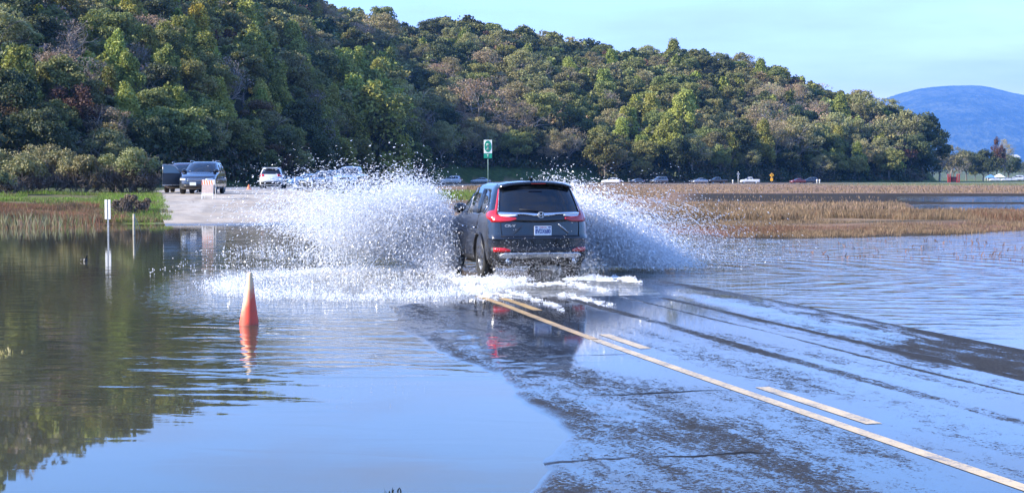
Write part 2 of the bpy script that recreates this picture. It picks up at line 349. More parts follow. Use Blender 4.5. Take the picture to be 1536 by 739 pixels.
# transverse cracks in the left lane
cr = t.math('ABSOLUTE', t.math('SUBTRACT', t.math('FRACT', t.math('ADD', t.math('MULTIPLY', lon, .36), t.math('MULTIPLY', t.noise(v, 1.1, 4, .6), .22))), .5))
crack = t.math('MULTIPLY', t.math('SUBTRACT', 1., t.ramp(cr, .004, .014)), t.math('MULTIPLY', t.math('SUBTRACT', 1., t.ramp(lw, 4.6, 5.0)), t.ramp(t.noise(v, .6, 2, .5), .45, .55)))
dry = t.math('MAXIMUM', dry, crack)
col = t.mix(dry, (.030, .032, .036), t.mix(t.ramp(fine, .3, .75), (.010, .010, .010), (.060, .058, .056)))
t.l.new(t.mix(crack, col, (.012, .011, .010)), t.p.inputs['Base Color'])
t.l.new(t.ramp(dry, 0, 1, .045, .8), t.p.inputs['Roughness']); t.l.new(t.ramp(dry, 0, 1, .6, .12), t.p.inputs['Specular IOR Level']); t.set(IOR=1.38)
hgt = t.math('ADD', t.math('MULTIPLY', t.math('MULTIPLY', dry, fine), .8), t.math('ADD', t.math('MULTIPLY', med, .06), t.math('MULTIPLY', crack, -1.)))
t.l.new(t.bump(hgt, .55, .008), t.p.inputs['Normal'])
M_wet = t.m
tsn = list(np.arange(-4.6, 5.21, .07))
strip('road', YI(-10), YI(40), tsn, M_wet, kind='structure', sub=9)
# ramp and far road: dry pale pavement
t = NT('pale_pavement'); v = t.coord((1, 1, 1), -RANG, 'World'); st = t.noise(t.coord((1, .2, 1), -RANG, 'World'), .8, 6, .65, .4); n2 = t.noise(v, 8, 5, .7); n3 = t.noise(v, .25, 4, .6)
c = t.mix(t.ramp(st, .35, .68), (.24, .205, .16), (.43, .375, .30)); c = t.mix(t.ramp(n3, .45, .62, 0, .7), c, (.40, .32, .23)); c = t.mix(t.ramp(n2, .5, .75, 0, .4), c, (.11, .10, .09))
sp = t.new('SeparateXYZ'); t.l.new(t.new('NewGeometry').outputs['Position'], sp.inputs[0]); far = t.ramp(sp.outputs[1], 104, 128)
v5 = t.new('TexVoronoi', feature='DISTANCE_TO_EDGE'); v5.inputs['Scale'].default_value = .45; t.l.new(t.mix(.12, v, t.new('TexNoise').outputs['Color']), v5.inputs['Vector']); c = t.mix(t.ramp(v5.outputs['Distance'], .0, .03, .45, 0), c, (.07, .062, .055))
c = t.mix(far, c, t.mix(t.ramp(n2, .3, .7), (.15, .15, .155), (.22, .22, .22)))
wetl = t.math('SUBTRACT', 1., t.ramp(t.math('ADD', sp.outputs[2], t.math('MULTIPLY', t.math('SUBTRACT', n3, .5), .12)), .02, .09)); c = t.mix(wetl, c, t.mix(1., c, (.42, .40, .38), 'MULTIPLY'))
t.l.new(c, t.p.inputs['Base Color']); t.l.new(t.ramp(wetl, 0, 1, .85, .25), t.p.inputs['Roughness']); t.l.new(t.bump(n2, .4, .03), t.p.inputs['Normal'])
M_pale = t.m
strip('road', YI(40)-.01, len(RC)-1, [-3.75, -3.3, -2.6, -1.9, -1.2, -.5, .2, .9, 1.6, 2.3, 3.0, 3.7, 4.4, 5.1, 5.9], M_pale, kind='structure', sub=2)
# markings
def worn(name, a, b, lo=.62, hi=.8, rough=.35):
    t = NT(name); v = t.coord((1, 1, 1), 0, 'World'); n = t.noise(v, 26, 5, .75); w = t.noise(v, 2.2, 4, .6)
    c = t.mix(t.ramp(t.math('ADD', t.math('MULTIPLY', n, .8), t.math('MULTIPLY', w, .3)), lo, hi), a, b); c = t.mix(t.ramp(w, .35, .65, 0, .45), c, t.mix(1., c, (.7, .66, .60), 'MULTIPLY'))
    t.l.new(c, t.p.inputs['Base Color']); t.set(Roughness=rough); t.l.new(t.bump(n, .35, .004), t.p.inputs['Normal']); return t.m
M_yel = worn('worn_yellow_paint', (.55, .33, .07), (.08, .07, .05), .53, .70); M_cream = worn('worn_cream_paint', (.60, .42, .17), (.15, .13, .10), .53, .70)
M_white = worn('worn_white_paint', (.75, .74, .70), (.3, .28, .25))
def mark(t0, t1, y0, y1, m): strip('road_marking', YI(y0), YI(y1), list(np.linspace(t0, t1, 3)), m, dz=.003, sub=8, kind='structure')
mark(-.058, .058, 2, 17.2, M_cream); mark(-.058, .058, 17.2, 27.0, M_yel)
for a, b in ((11.2, 13.2), (16.2, 17.7), ): mark(.20, .33, a, b, M_cream)
mark(.20, .33, 20.9, 23.2, M_yel); mark(.20, .33, 4, 7, M_cream)
mark(5.45, 5.65, 84, 640, M_white); mark(-3.6, -3.45, 150, 640, M_white)

# ------------------------------------------------------------ water
t = NT('flood_water'); 
gp = t.new('NewGeometry').outputs['Position']; sp = t.new('SeparateXYZ'); t.l.new(gp, sp.inputs[0]); X_, Y_ = sp.outputs[0], sp.outputs[1]
v1 = t.coord((.36, 1, 1), .12, 'World')        # ripples run across the view
r1 = t.noise(v1, 2.6, 1.5, .5, .8); r2 = t.noise(t.coord((.6, 1, 1), -.25, 'World'), 9, 2, .5, .3); r3 = t.noise(t.coord((.35, 1, 1), .05, 'World'), .9, 3, .5)
def ring(cx, cy, sc_, ph=0.):
    dx = t.math('SUBTRACT', X_, cx); dy = t.math('SUBTRACT', Y_, cy)
    d = t.math('SQRT', t.math('ADD', t.math('MULTIPLY', dx, dx), t.math('MULTIPLY', dy, dy))); dd = t.math('ADD', d, t.math('MULTIPLY', r3, .8))
    return t.math('SINE', t.math('MULTIPLY', dd, sc_)), d
w1, d1 = ring(1.6, 30., 7.5); w2, d2 = ring(-2.6, 25.5, 9.)
calm = t.ramp(t.math('ADD', Y_, t.math('ADD', t.math('MULTIPLY', t.math('SUBTRACT', t.noise(t.coord((.5, 1, 1), .2, 'World'), .35, 3, .6), .5), 7.), t.math('MULTIPLY', X_, -.55))), 13.2, 16.5, .035, 1.)   # near the lens the flood lies still
rightw = t.math('MULTIPLY', t.ramp(X_, 3, 6), t.ramp(Y_, 22, 27)); fade1 = t.ramp(d1, 4, 30, 1, .25); fade2 = t.ramp(d2, 2.5, 6.5, 1, 0)
h = t.math('ADD', t.math('MULTIPLY', t.math('ADD', t.math('MULTIPLY', r1, 1.), t.math('MULTIPLY', r2, .14)), calm),
           t.math('ADD', t.math('MULTIPLY', t.math('MULTIPLY', w1, fade1), t.math('MULTIPLY', rightw, .22)), t.math('MULTIPLY', t.math('MULTIPLY', w2, fade2), .10)))
h = t.math('ADD', h, t.math('MULTIPLY', t.math('MULTIPLY', r2, fade2), 1.6))
bs = t.bump(h, .55, .045)
far_calm = t.ramp(Y_, 26, 60, 1, .45)
lr = t.ramp(t.math('ADD', X_, t.math('MULTIPLY', Y_, .17)), -2.2, .6, .07, .5); lr = t.math('ADD', lr, t.ramp(X_, 4, 9, 0, .16)); t.l.new(t.math('MULTIPLY', far_calm, lr), [q for q in t.n if q.type == 'BUMP'][0].inputs['Strength'])
t.l.new(bs, t.p.inputs['Normal'])
mud = t.noise(t.coord(kind='World'), .12, 4, .6)
t.l.new(t.mix(t.ramp(mud, .35, .65), (.046, .046, .028), (.066, .060, .034)), t.p.inputs['Base Color']); t.set(Roughness=.02, IOR=1.36)
ws = [-1200, -300, -80, 80, 300, 1200]; V = [(x, y, 0) for y in (-60, 20, 100, 200, 420) for x in ws]
a = np.arange(30).reshape(5, 6); Fw = np.stack([a[:-1, :-1], a[:-1, 1:], a[1:, 1:], a[1:, :-1]], -1).reshape(-1, 4)
link('water', np_mesh('water', V, Fw), t.m, kind='structure')

# ------------------------------------------------------------ far mountain
u = np.linspace(900, 2300, 150); dd = np.linspace(9600, 15600, 60); U, DD = np.meshgrid(u, dd)
ridge = np.interp(u, [900, 1200, 1300, 1345, 1380, 1425, 1460, 1500, 1536, 1600, 1750, 1900, 2300], [250, 215, 165, 147, 137, 130, 131, 137, 144, 152, 185, 200, 240])
elev = (HOR-ridge)/FPX
TT = np.clip((DD-9600)/2700, 0, 1); zz = 1.83 + elev[None, :]*12300*np.where(DD < 12300, np.sin(TT*math.pi/2)**.9, np.clip(1-(DD-12300)/4500, 0, 1))
XX = (U-768)/FPX*DD; zz = zz + 70*(fnoise(XX, DD, 900, 31)-.5)*TT*2 + 16*(fnoise(XX, DD, 200, 33)-.5)*TT - 5
zz = np.maximum(zz, 0); a = np.arange(U.size).reshape(U.shape); Fm = np.stack([a[:-1, :-1], a[:-1, 1:], a[1:, 1:], a[1:, :-1]], -1).reshape(-1, 4)
t = NT('mountain_forest'); v = t.coord(kind='World'); n = t.noise(v, .002, 8, .62); n2 = t.noise(v, .012, 5, .6)
t.l.new(t.mix(t.ramp(t.math('ADD', t.math('MULTIPLY', n, .6), t.math('MULTIPLY', n2, .4)), .42, .6), (.012, .025, .014), (.10, .11, .06)), t.p.inputs['Base Color'])
t.set(Roughness=1.); t.l.new(t.bump(n2, 1., 70), t.p.inputs['Normal'])
link('mountain', np_mesh('mountain', np.stack([XX, DD, zz], -1), Fm, True), t.m, kind='structure')

# low wooded ridge, unseen, added behind the camera to darken reflections in the SUV
AZ = np.linspace(math.radians(112), math.radians(250), 120); RR = np.linspace(420, 1100, 24); A2, R2 = np.meshgrid(AZ, RR)
HH = 95*np.sin(np.clip((R2-420)/450, 0, 1)*math.pi/2)*(.55+.75*fnoise(A2*700, A2*0, 160, 91))*sstep(math.radians(112), math.radians(126), A2)*(1-sstep(math.radians(236), math.radians(250), A2)) + 9*fnoise(A2*700, R2, 14, 92)*sstep(420, 480, R2) - 1
a = np.arange(A2.size).reshape(A2.shape); Fh = np.stack([a[:-1, :-1], a[:-1, 1:], a[1:, 1:], a[1:, :-1]], -1).reshape(-1, 4)
t = NT('added_hill_cover'); v = t.coord(kind='World'); n = t.noise(v, .06, 8, .65); t.l.new(t.mix(t.ramp(n, .38, .64), (.02, .032, .014), (.085, .095, .04)), t.p.inputs['Base Color']); t.set(Roughness=1.); t.l.new(t.bump(n, 1., 6), t.p.inputs['Normal'])
link('added_hills', np_mesh('added_hills', np.stack([np.sin(A2)*R2, np.cos(A2)*R2, HH], -1), Fh, True), t.m, kind='structure')

# ------------------------------------------------------------ vehicles
M_black = plain('black_plastic', (.012, .012, .013), .45); M_tyre = plain('tyre_rubber', (.018, .018, .018), .8); M_chrome = plain('chrome', (.75, .76, .78), .08, 1., var=.03)
M_silver = plain('silver_trim', (.42, .43, .45), .3, .8); M_rim = plain('alloy_rim', (.45, .46, .48), .3, .85); M_under = plain('wheel_well', (.006, .006, .006), .9)
M_plate = plain('plate_white', (.78, .80, .82), .4, var=.03); M_blue = plain('plate_blue', (.03, .05, .22), .5); M_redtext = plain('plate_red', (.5, .05, .05), .5)
M_amber = plain('amber_lens', (.6, .25, .03), .2); M_seat = plain('seat_fabric', (.06, .055, .05), .8)
def glassmat(name, col, rough=.03):
    t = NT(name); t.set(Base_Color=col, Roughness=rough, IOR=1.5); t.p.inputs['Coat Weight'].default_value = .6; t.p.inputs['Coat Roughness'].default_value = .02; return t.m
M_glass = glassmat('tinted_glass', (.006, .008, .011)); M_gloss = glassmat('gloss_black', (.008, .008, .01)); M_head = glassmat('headlight_lens', (.55, .60, .64), .08)
def redlens():
    t = NT('red_lens'); v = t.coord(); w = t.new('TexWave'); w.inputs['Scale'].default_value = 22; t.l.new(v, w.inputs[0]); w.inputs['Distortion'].default_value = 1
    t.l.new(t.mix(w.outputs['Fac'], (.30, .004, .006), (.62, .012, .012)), t.p.inputs['Base Color']); t.set(Roughness=.12, IOR=1.5)
    t.p.inputs['Coat Weight'].default_value = .7; return t.m
M_red = redlens()
def paint(name, c, metal=.35):
    if name in MATS: return MATS[name]
    t = NT(name); v = t.coord(); sp = t.new('SeparateXYZ'); t.l.new(v, sp.inputs[0])
    n = t.noise(v, 6, 6, .7); dirt = t.math('MULTIPLY', t.ramp(sp.outputs[2], .95, .25), t.ramp(n, .35, .65))       # road film on the lower panels
    t.l.new(t.mix(t.math('MULTIPLY', dirt, .22), c, (.16, .14, .12)), t.p.inputs['Base Color']); t.l.new(t.ramp(dirt, 0, 1, .14, .5), t.p.inputs['Roughness'])
    t.set(Metallic=metal); t.p.inputs['Coat Weight'].default_value = .8; t.p.inputs['Coat Roughness'].default_value = .05
    MATS[name] = t.m; return t.m

class Shape:
    """body described by its plan outline at every height"""
    def __init__(s, z, W, YR, YF, cr=.42, cf=.75, p=2.7, ax=(-1.33, 1.33), wr=.36):
        s.z, s.Wv, s.YRv, s.YFv, s.cr, s.cf, s.p, s.ax, s.wr = z, W, YR, YF, cr, cf, p, ax, wr
    def W(s, z): return np.interp(z, s.z, s.Wv)
    def YR(s, z): return np.interp(z, s.z, s.YRv)
    def YF(s, z): return np.interp(z, s.z, s.YFv)
    def q(s, u): return 1 - (1 - min(1., abs(u))**s.p)**(1/s.p)
    def rear(s, x, z, off=0.): return Vector((x, s.YR(z) + s.cr*s.q(x/s.W(z)) - off, z))
    def front(s, x, z, off=0.): return Vector((x, s.YF(z) - s.cf*s.q(x/s.W(z)) + off, z))
    def side(s, y, z, sg, off=0.):
        W, a, b = s.W(z), s.YR(z)+s.cr, s.YF(z)-s.cf
        u = (a-y)/s.cr if y < a else ((y-b)/s.cf if y > b else 0)
        x = W*(1-min(.999, u)**s.p)**(1/s.p); return Vector((sg*(x+off), y, z))
    def ring(s, z, nq=9, ns=13):
        W, a, b = s.W(z), s.YR(z)+s.cr, s.YF(z)-s.cf; P = []
        for i in range(nq*2+1):
            th = math.pi + math.pi*i/(nq*2); c, d = math.cos(th), math.sin(th)
            P.append((W*math.copysign(abs(c)**(2/s.p), c), a + s.cr*math.copysign(abs(d)**(2/s.p), d), z))
        for i in range(1, ns): P.append((W, a+(b-a)*i/ns, z))
        for i in range(nq*2+1):
            th = math.pi*i/(nq*2); c, d = math.cos(th), math.sin(th)
            P.append((W*math.copysign(abs(c)**(2/s.p), c), b + s.cf*math.copysign(abs(d)**(2/s.p), d), z))
        for i in range(1, ns): P.append((-W, b+(a-b)*i/ns, z))
        return P
    def body(s, n=46, nq=9):
        zs = np.unique(np.concatenate([np.linspace(s.z[0], s.z[-1], n), s.z])); V = []; F = []
        for z in zs: V += s.ring(z, nq)
        m = len(V)//len(zs)
        for i in range(len(zs)-1):
            for k in range(m): F.append((i*m+k, i*m+(k+1) % m, (i+1)*m+(k+1) % m, (i+1)*m+k))
        F += [tuple(range(m))[::-1], tuple((len(zs)-1)*m+k for k in range(m))]
        mb = MB(); mb.add(V, F, True); mb.sm[-2:] = [False, False]; return mb
    def patch(s, fn, cols, rows=5, sub=4, thick=.012):
        """cols: [(a, zlow, zhigh)...]; fn(a, z, off) -> point; gives a thin solid panel lying on the body"""
        A = [c[0] for c in cols]; au = []
        for i in range(len(A)-1): au += list(np.linspace(A[i], A[i+1], sub, endpoint=False))
        au.append(A[-1]); o = np.argsort(A); As = np.array(A)[o]
        lo = np.interp(au, As, np.array([c[1] for c in cols])[o]); hi = np.interp(au, As, np.array([c[2] for c in cols])[o]); n = len(au); V = []; F = []
        for off in (thick, -.02):
            for i in range(n):
                for j in range(rows+1): V.append(fn(au[i], lo[i]+(hi[i]-lo[i])*j/rows, off))
        r = rows+1; B = n*r
        for i in range(n-1):
            for j in range(rows):
                q = (i*r+j, (i+1)*r+j, (i+1)*r+j+1, i*r+j+1); F += [q, tuple(B+k for k in q[::-1])]
        for i in range(n-1):
            for j in (0, rows): F.append((i*r+j, B+i*r+j, B+(i+1)*r+j, (i+1)*r+j))
        for j in range(rows):
            for i in (0, n-1): F.append((i*r+j, i*r+j+1, B+i*r+j+1, B+i*r+j))
        return MB().add(V, F, True)
def wheel(root, x, y, z, r, w, detail, rim_name='wheel'):
    sg = 1 if x > 0 else -1
    a, b, rr = w/2, r*.64, r
    ty = MB().lathe([(b, -a*.9), (r*.93, -a), (r, -a*.75), (r, a*.75), (r*.93, a), (b, a*.9), (b, -a*.9)], 32 if detail else 16, 'x', (x, y, z)).build('wheel', M_tyre, root)
    rm = MB()
    rm.lathe([(b*1.0, a*.75*sg), (b*.93, a*.8*sg), (b*.9, a*.25*sg), (.001, a*.2*sg)], 32 if detail else 14, 'x', (x, y, z))
    if detail:
        for k in range(5):
            for dl in (-.10, .10):
                t = 2*math.pi*k/5 + dl + .3
                rot = Matrix.Rotation(t, 3, 'X'); rm.box((x+sg*a*.66, y - math.sin(t)*b*.5, z + math.cos(t)*b*.5), (.03, .030, b*.95), rot)
        rm.lathe([(.06, a*.5*sg), (.055, a*.8*sg), (.001, a*.84*sg)], 16, 'x', (x, y, z))
    rm.build('rim', M_rim, ty)
    return ty
SUVZ = dict(z=[.24, .34, .5, .7, .78, .9, 1.0, 1.08, 1.14, 1.3, 1.45, 1.56, 1.62, 1.66, 1.685, 1.695],
  W=[.84, .895, .918, .925, .925, .918, .905, .885, .865, .82, .765, .715, .67, .60, .46, .25],
  YR=[-2.14, -2.24, -2.29, -2.30, -2.27, -2.25, -2.235, -2.215, -2.19, -2.10, -2.0, -1.93, -1.91, -1.86, -1.70, -1.45],
  YF=[2.1, 2.22, 2.27, 2.25, 2.18, 1.98, 1.62, 1.15, 1.0, .74, .47, .25, .10, -.05, -.35, -.6])
SEDZ = dict(z=[.18, .3, .5, .68, .76, .86, .93, .98, 1.1, 1.25, 1.35, 1.40, 1.43, 1.44],
  W=[.82, .88, .905, .91, .91, .90, .88, .84, .80, .72, .66, .58, .44, .25],
  YR=[-2.2, -2.3, -2.36, -2.35, -2.33, -2.29, -2.1, -1.78, -1.55, -1.25, -1.02, -.88, -.7, -.55],
  YF=[2.2, 2.32, 2.36, 2.32, 2.25, 1.9, 1.45, 1.15, .88, .52, .25, .08, -.12, -.3])
TRKZ = dict(z=[.38, .5, .7, .9, 1.0, 1.12, 1.2, 1.22, 1.35, 1.6, 1.72, 1.8, 1.84, 1.86],
  W=[.9, .95, .97, .97, .965, .95, .93, .89, .87, .80, .76, .68, .5, .3],
  YR=[-2.85, -2.9, -2.92, -2.92, -2.92, -2.91, -2.90, -.95, -.92, -.86, -.80, -.72, -.6, -.5],
  YF=[2.7, 2.8, 2.82, 2.78, 2.7, 2.2, 1.5, 1.42, 1.2, .82, .6, .45, .25, .1])
def cut_arches(ob, sh, w=.3):
    c = MB()
    for y in sh.ax:
        for sg in (-1, 1):
            c.lathe([(.001, 0), (sh.wr+.055, 0), (sh.wr+.055, w*2), (.001, w*2)], 28, 'x', (sg*(sh.Wv[3]+.12)-w, y, sh.wr))
    me = c.mesh('cut'); me.materials.append(M_under); co = bpy.data.objects.new('cut', me); COL.objects.link(co)
    m = ob.modifiers.new('cut', 'BOOLEAN'); m.object = co; m.operation = 'DIFFERENCE'; m.solver = 'EXACT'
    bake(ob); bpy.data.objects.remove(co)
def make_vehicle(name, kind, pm, loc, rz, label, cat, detail=1, group=None, scale=1., lights=True):
    """kind suv / sedan / pickup; the root Empty stands on the ground between the wheels; the nose points to local +y"""
    root = empty(name, loc, rz, label=label, cat=cat, group=group); root.scale = (scale,)*3
    if kind == 'suv': sh = Shape(**SUVZ); w0, w1, zl, zh = -1.68, .93, 1.13, 1.545; A = -.72, .15
    elif kind == 'sedan': sh = Shape(**SEDZ, ax=(-1.35, 1.4), wr=.325); w0, w1, zl, zh = -1.35, .98, .99, 1.33; A = -.62, .2
    else: sh = Shape(**TRKZ, cr=.12, cf=.6, ax=(-1.7, 1.75), wr=.40); w0, w1, zl, zh = -.78, 1.28, 1.24, 1.70; A = .1, .16
    bo = sh.body(46 if detail > 1 else 20, 9 if detail > 1 else 5).build('body', pm, root); cut_arches(bo, sh)
    for y in sh.ax:
        for sg in (-1, 1): wheel(root, sg*(sh.Wv[3]-.125), y, sh.wr, sh.wr, .225, detail > 1)
    fs = lambda sg: (lambda a, z, off: sh.side(a, z, sg, off))
    # side windows
    for sg in (-1, 1):
        if kind == 'suv':
            sets = [[(-1.66, 1.30, 1.33), (-1.45, 1.16, 1.50), (-1.13, 1.125, 1.545)], [(-1.07, 1.12, 1.55), (-.30, 1.11, 1.575)], [(-.22, 1.11, 1.575), (.22, 1.105, 1.545), (.62, 1.10, 1.34), (.98, 1.10, 1.13)]]
        elif kind == 'sedan': sets = [[(-1.25, 1.0, 1.06), (-.9, 1.0, 1.30), (-.32, 1.0, 1.355)], [(-.25, 1.0, 1.355), (.15, 1.0, 1.335), (.6, 1.0, 1.16), (.88, 1.0, 1.03)]]
        else: sets = [[(-.72, 1.26, 1.68), (.12, 1.26, 1.73)], [(.20, 1.26, 1.73), (.5, 1.26, 1.68), (1.1, 1.26, 1.34)]]
        for cs in sets: sh.patch(fs(sg), cs, 4, 3, .006).build('side_window', M_glass, root)
        # mirror
        my = {'suv': .78, 'sedan': .70, 'pickup': 1.05}[kind]; mz = zl+.04; mx = sh.side(my, mz, 1).x
        mb = MB(); mb.lathe([(.001, -.07), (.09, -.06), (.115, 0), (.10, .07), (.05, .12), (.001, .13)], 14, 'y', (0, 0, 0))
        V = [(sg*(mx+.17) + p[0]*1.15, my + p[1]*.8, mz+.02 + p[2]*.85) for p in mb.v]; mb.v = V
        mb.box((sg*(mx+.06), my+.02, mz-.02), (.14, .05, .04)); mb.build('wing_mirror', M_gloss if detail > 1 else pm, root)
    gl = {'suv': (.72, 1.15, 1.56), 'sedan': (.70, 1.0, 1.36), 'pickup': (.72, 1.27, 1.72)}[kind]
    tp = sh.W(gl[2])*.86; bt = sh.W(gl[1])*.93
    def glass(fn):  # trapezoid: rows narrow towards the top
        V, F = [], []; nx_, nz_ = 14, 6
        for off in (.008, -.02):
            for j in range(nz_+1):
                z = gl[1]+(gl[2]-gl[1])*j/nz_; h = bt+(tp-bt)*j/nz_
                for i in range(nx_+1): V.append(fn((2*i/nx_-1)*h, z, off))
        for j in range(nz_):
            for i in range(nx_):
                a_ = j*(nx_+1)+i; q = (a_, a_+1, a_+nx_+2, a_+nx_+1); F += [q, tuple(k+(nz_+1)*(nx_+1) for k in q[::-1])]
        return MB().add(V, F, True)
    glass(sh.front).build('windshield', M_glass, root)
    if detail < 3: glass(sh.rear).build('rear_window', M_glass, root)
    zb = {'suv': .74, 'sedan': .66, 'pickup': .92}[kind]
    # front: lamps, grille, bumper, plate
    for sg in (-1, 1):
        o = sh.patch(sh.front, sorted([(sg*.50, zb-.05, zb+.045), (sg*.84, zb-.03, zb+.07)]), 3, 6, .012).build('headlight', M_head, root)
    sh.patch(sh.front, [(-.47, zb-.09, zb+.05), (.47, zb-.09, zb+.05)], 3, 8, .012).build('grille', M_gloss, root)
    if detail > 1:
        for dz in (-.055, -.01, .035): sh.patch(sh.front, [(-.46, zb+dz-.008, zb+dz+.008), (.46, zb+dz-.008, zb+dz+.008)], 1, 8, .022).build('grille_bar', M_chrome, root)
    sh.patch(sh.front, [(-.62, .30, .46), (.62, .30, .46)], 3, 8, .014).build('front_bumper', M_black, root)
    # rear: lamps, bumper
    if detail < 3:
        for sg in (-1, 1):
            z0 = {'suv': .92, 'sedan': .72, 'pickup': .82}[kind]; dz_ = {'suv': .22, 'sedan': .16, 'pickup': .3}[kind]; xi = {'suv': .52, 'sedan': .5, 'pickup': .78}[kind]
            sh.patch(sh.rear, sorted([(sg*xi, z0+.05, z0+dz_), (sg*(sh.W(z0)*.975), z0, z0+dz_)]), 3, 6, .012).build('tail_light', M_red, root)
        sh.patch(sh.rear, [(-.8, .34 if kind != 'pickup' else .5, .56 if kind != 'pickup' else .66), (.8, .34 if kind != 'pickup' else .5, .56 if kind != 'pickup' else .66)], 3, 8, .014).build('rear_bumper', M_black if kind != 'pickup' else M_chrome, root)
    for sg in (-1, 1): sh.patch(fs(sg), [(sh.ax[0]+sh.wr+.1, sh.z[0]+.01, sh.z[0]+.13), (sh.ax[1]-sh.wr-.1, sh.z[0]+.01, sh.z[0]+.13)], 2, 6, .01).build('sill', M_black, root)
    if kind == 'suv' and detail != 3:
        for sg in (-1, 1): MB().tube([(sg*.66, -1.5, 1.64), (sg*.66, -1.35, 1.70), (sg*.66, -.2, 1.72), (sg*.64, 0.0, 1.66)], .018, 6).build('roof_rail', M_silver, root)
    if kind == 'pickup':
        b = MB(); b.box((0, -1.92, 1.215), (1.66, 1.74, .03)); b.build('cargo_bed', M_black, root)
    return root, sh
def put_text(me, parent, mat, origin, rx=math.pi/2, rz=0., name='lettering'):
    o = link(name, me, mat, parent); o.location = origin; o.rotation_euler = (rx, 0, rz); return o
def plate_on(root, pos, yaw=0., w=.31, h=.155, code=None, face=-1):
    """number plate facing local -y (face -1) or +y"""
    rzp = yaw if face < 0 else math.pi+yaw
    pl = MB().box((0, 0, 0), (w, .008, h)).build('number_plate', M_plate, root, bevel=.003); pl.location = pos; pl.rotation_euler = (0, 0, rzp)
    if code:
        put_text(text_mesh(code, h*.64, .0015, .0025, w*.88), pl, M_blue, (0, -.006, -.012)); put_text(text_mesh('California', h*.20, .001, .0006, w*.42), pl, M_redtext, (0, -.006, h*.36))
        MB().box((-w*.38, -.006, h*.37), (w*.14, .003, h*.14)).build('sticker', M_blue, pl); MB().box((w*.38, -.006, h*.37), (w*.14, .003, h*.14)).build('sticker', M_blue, pl)
    return pl

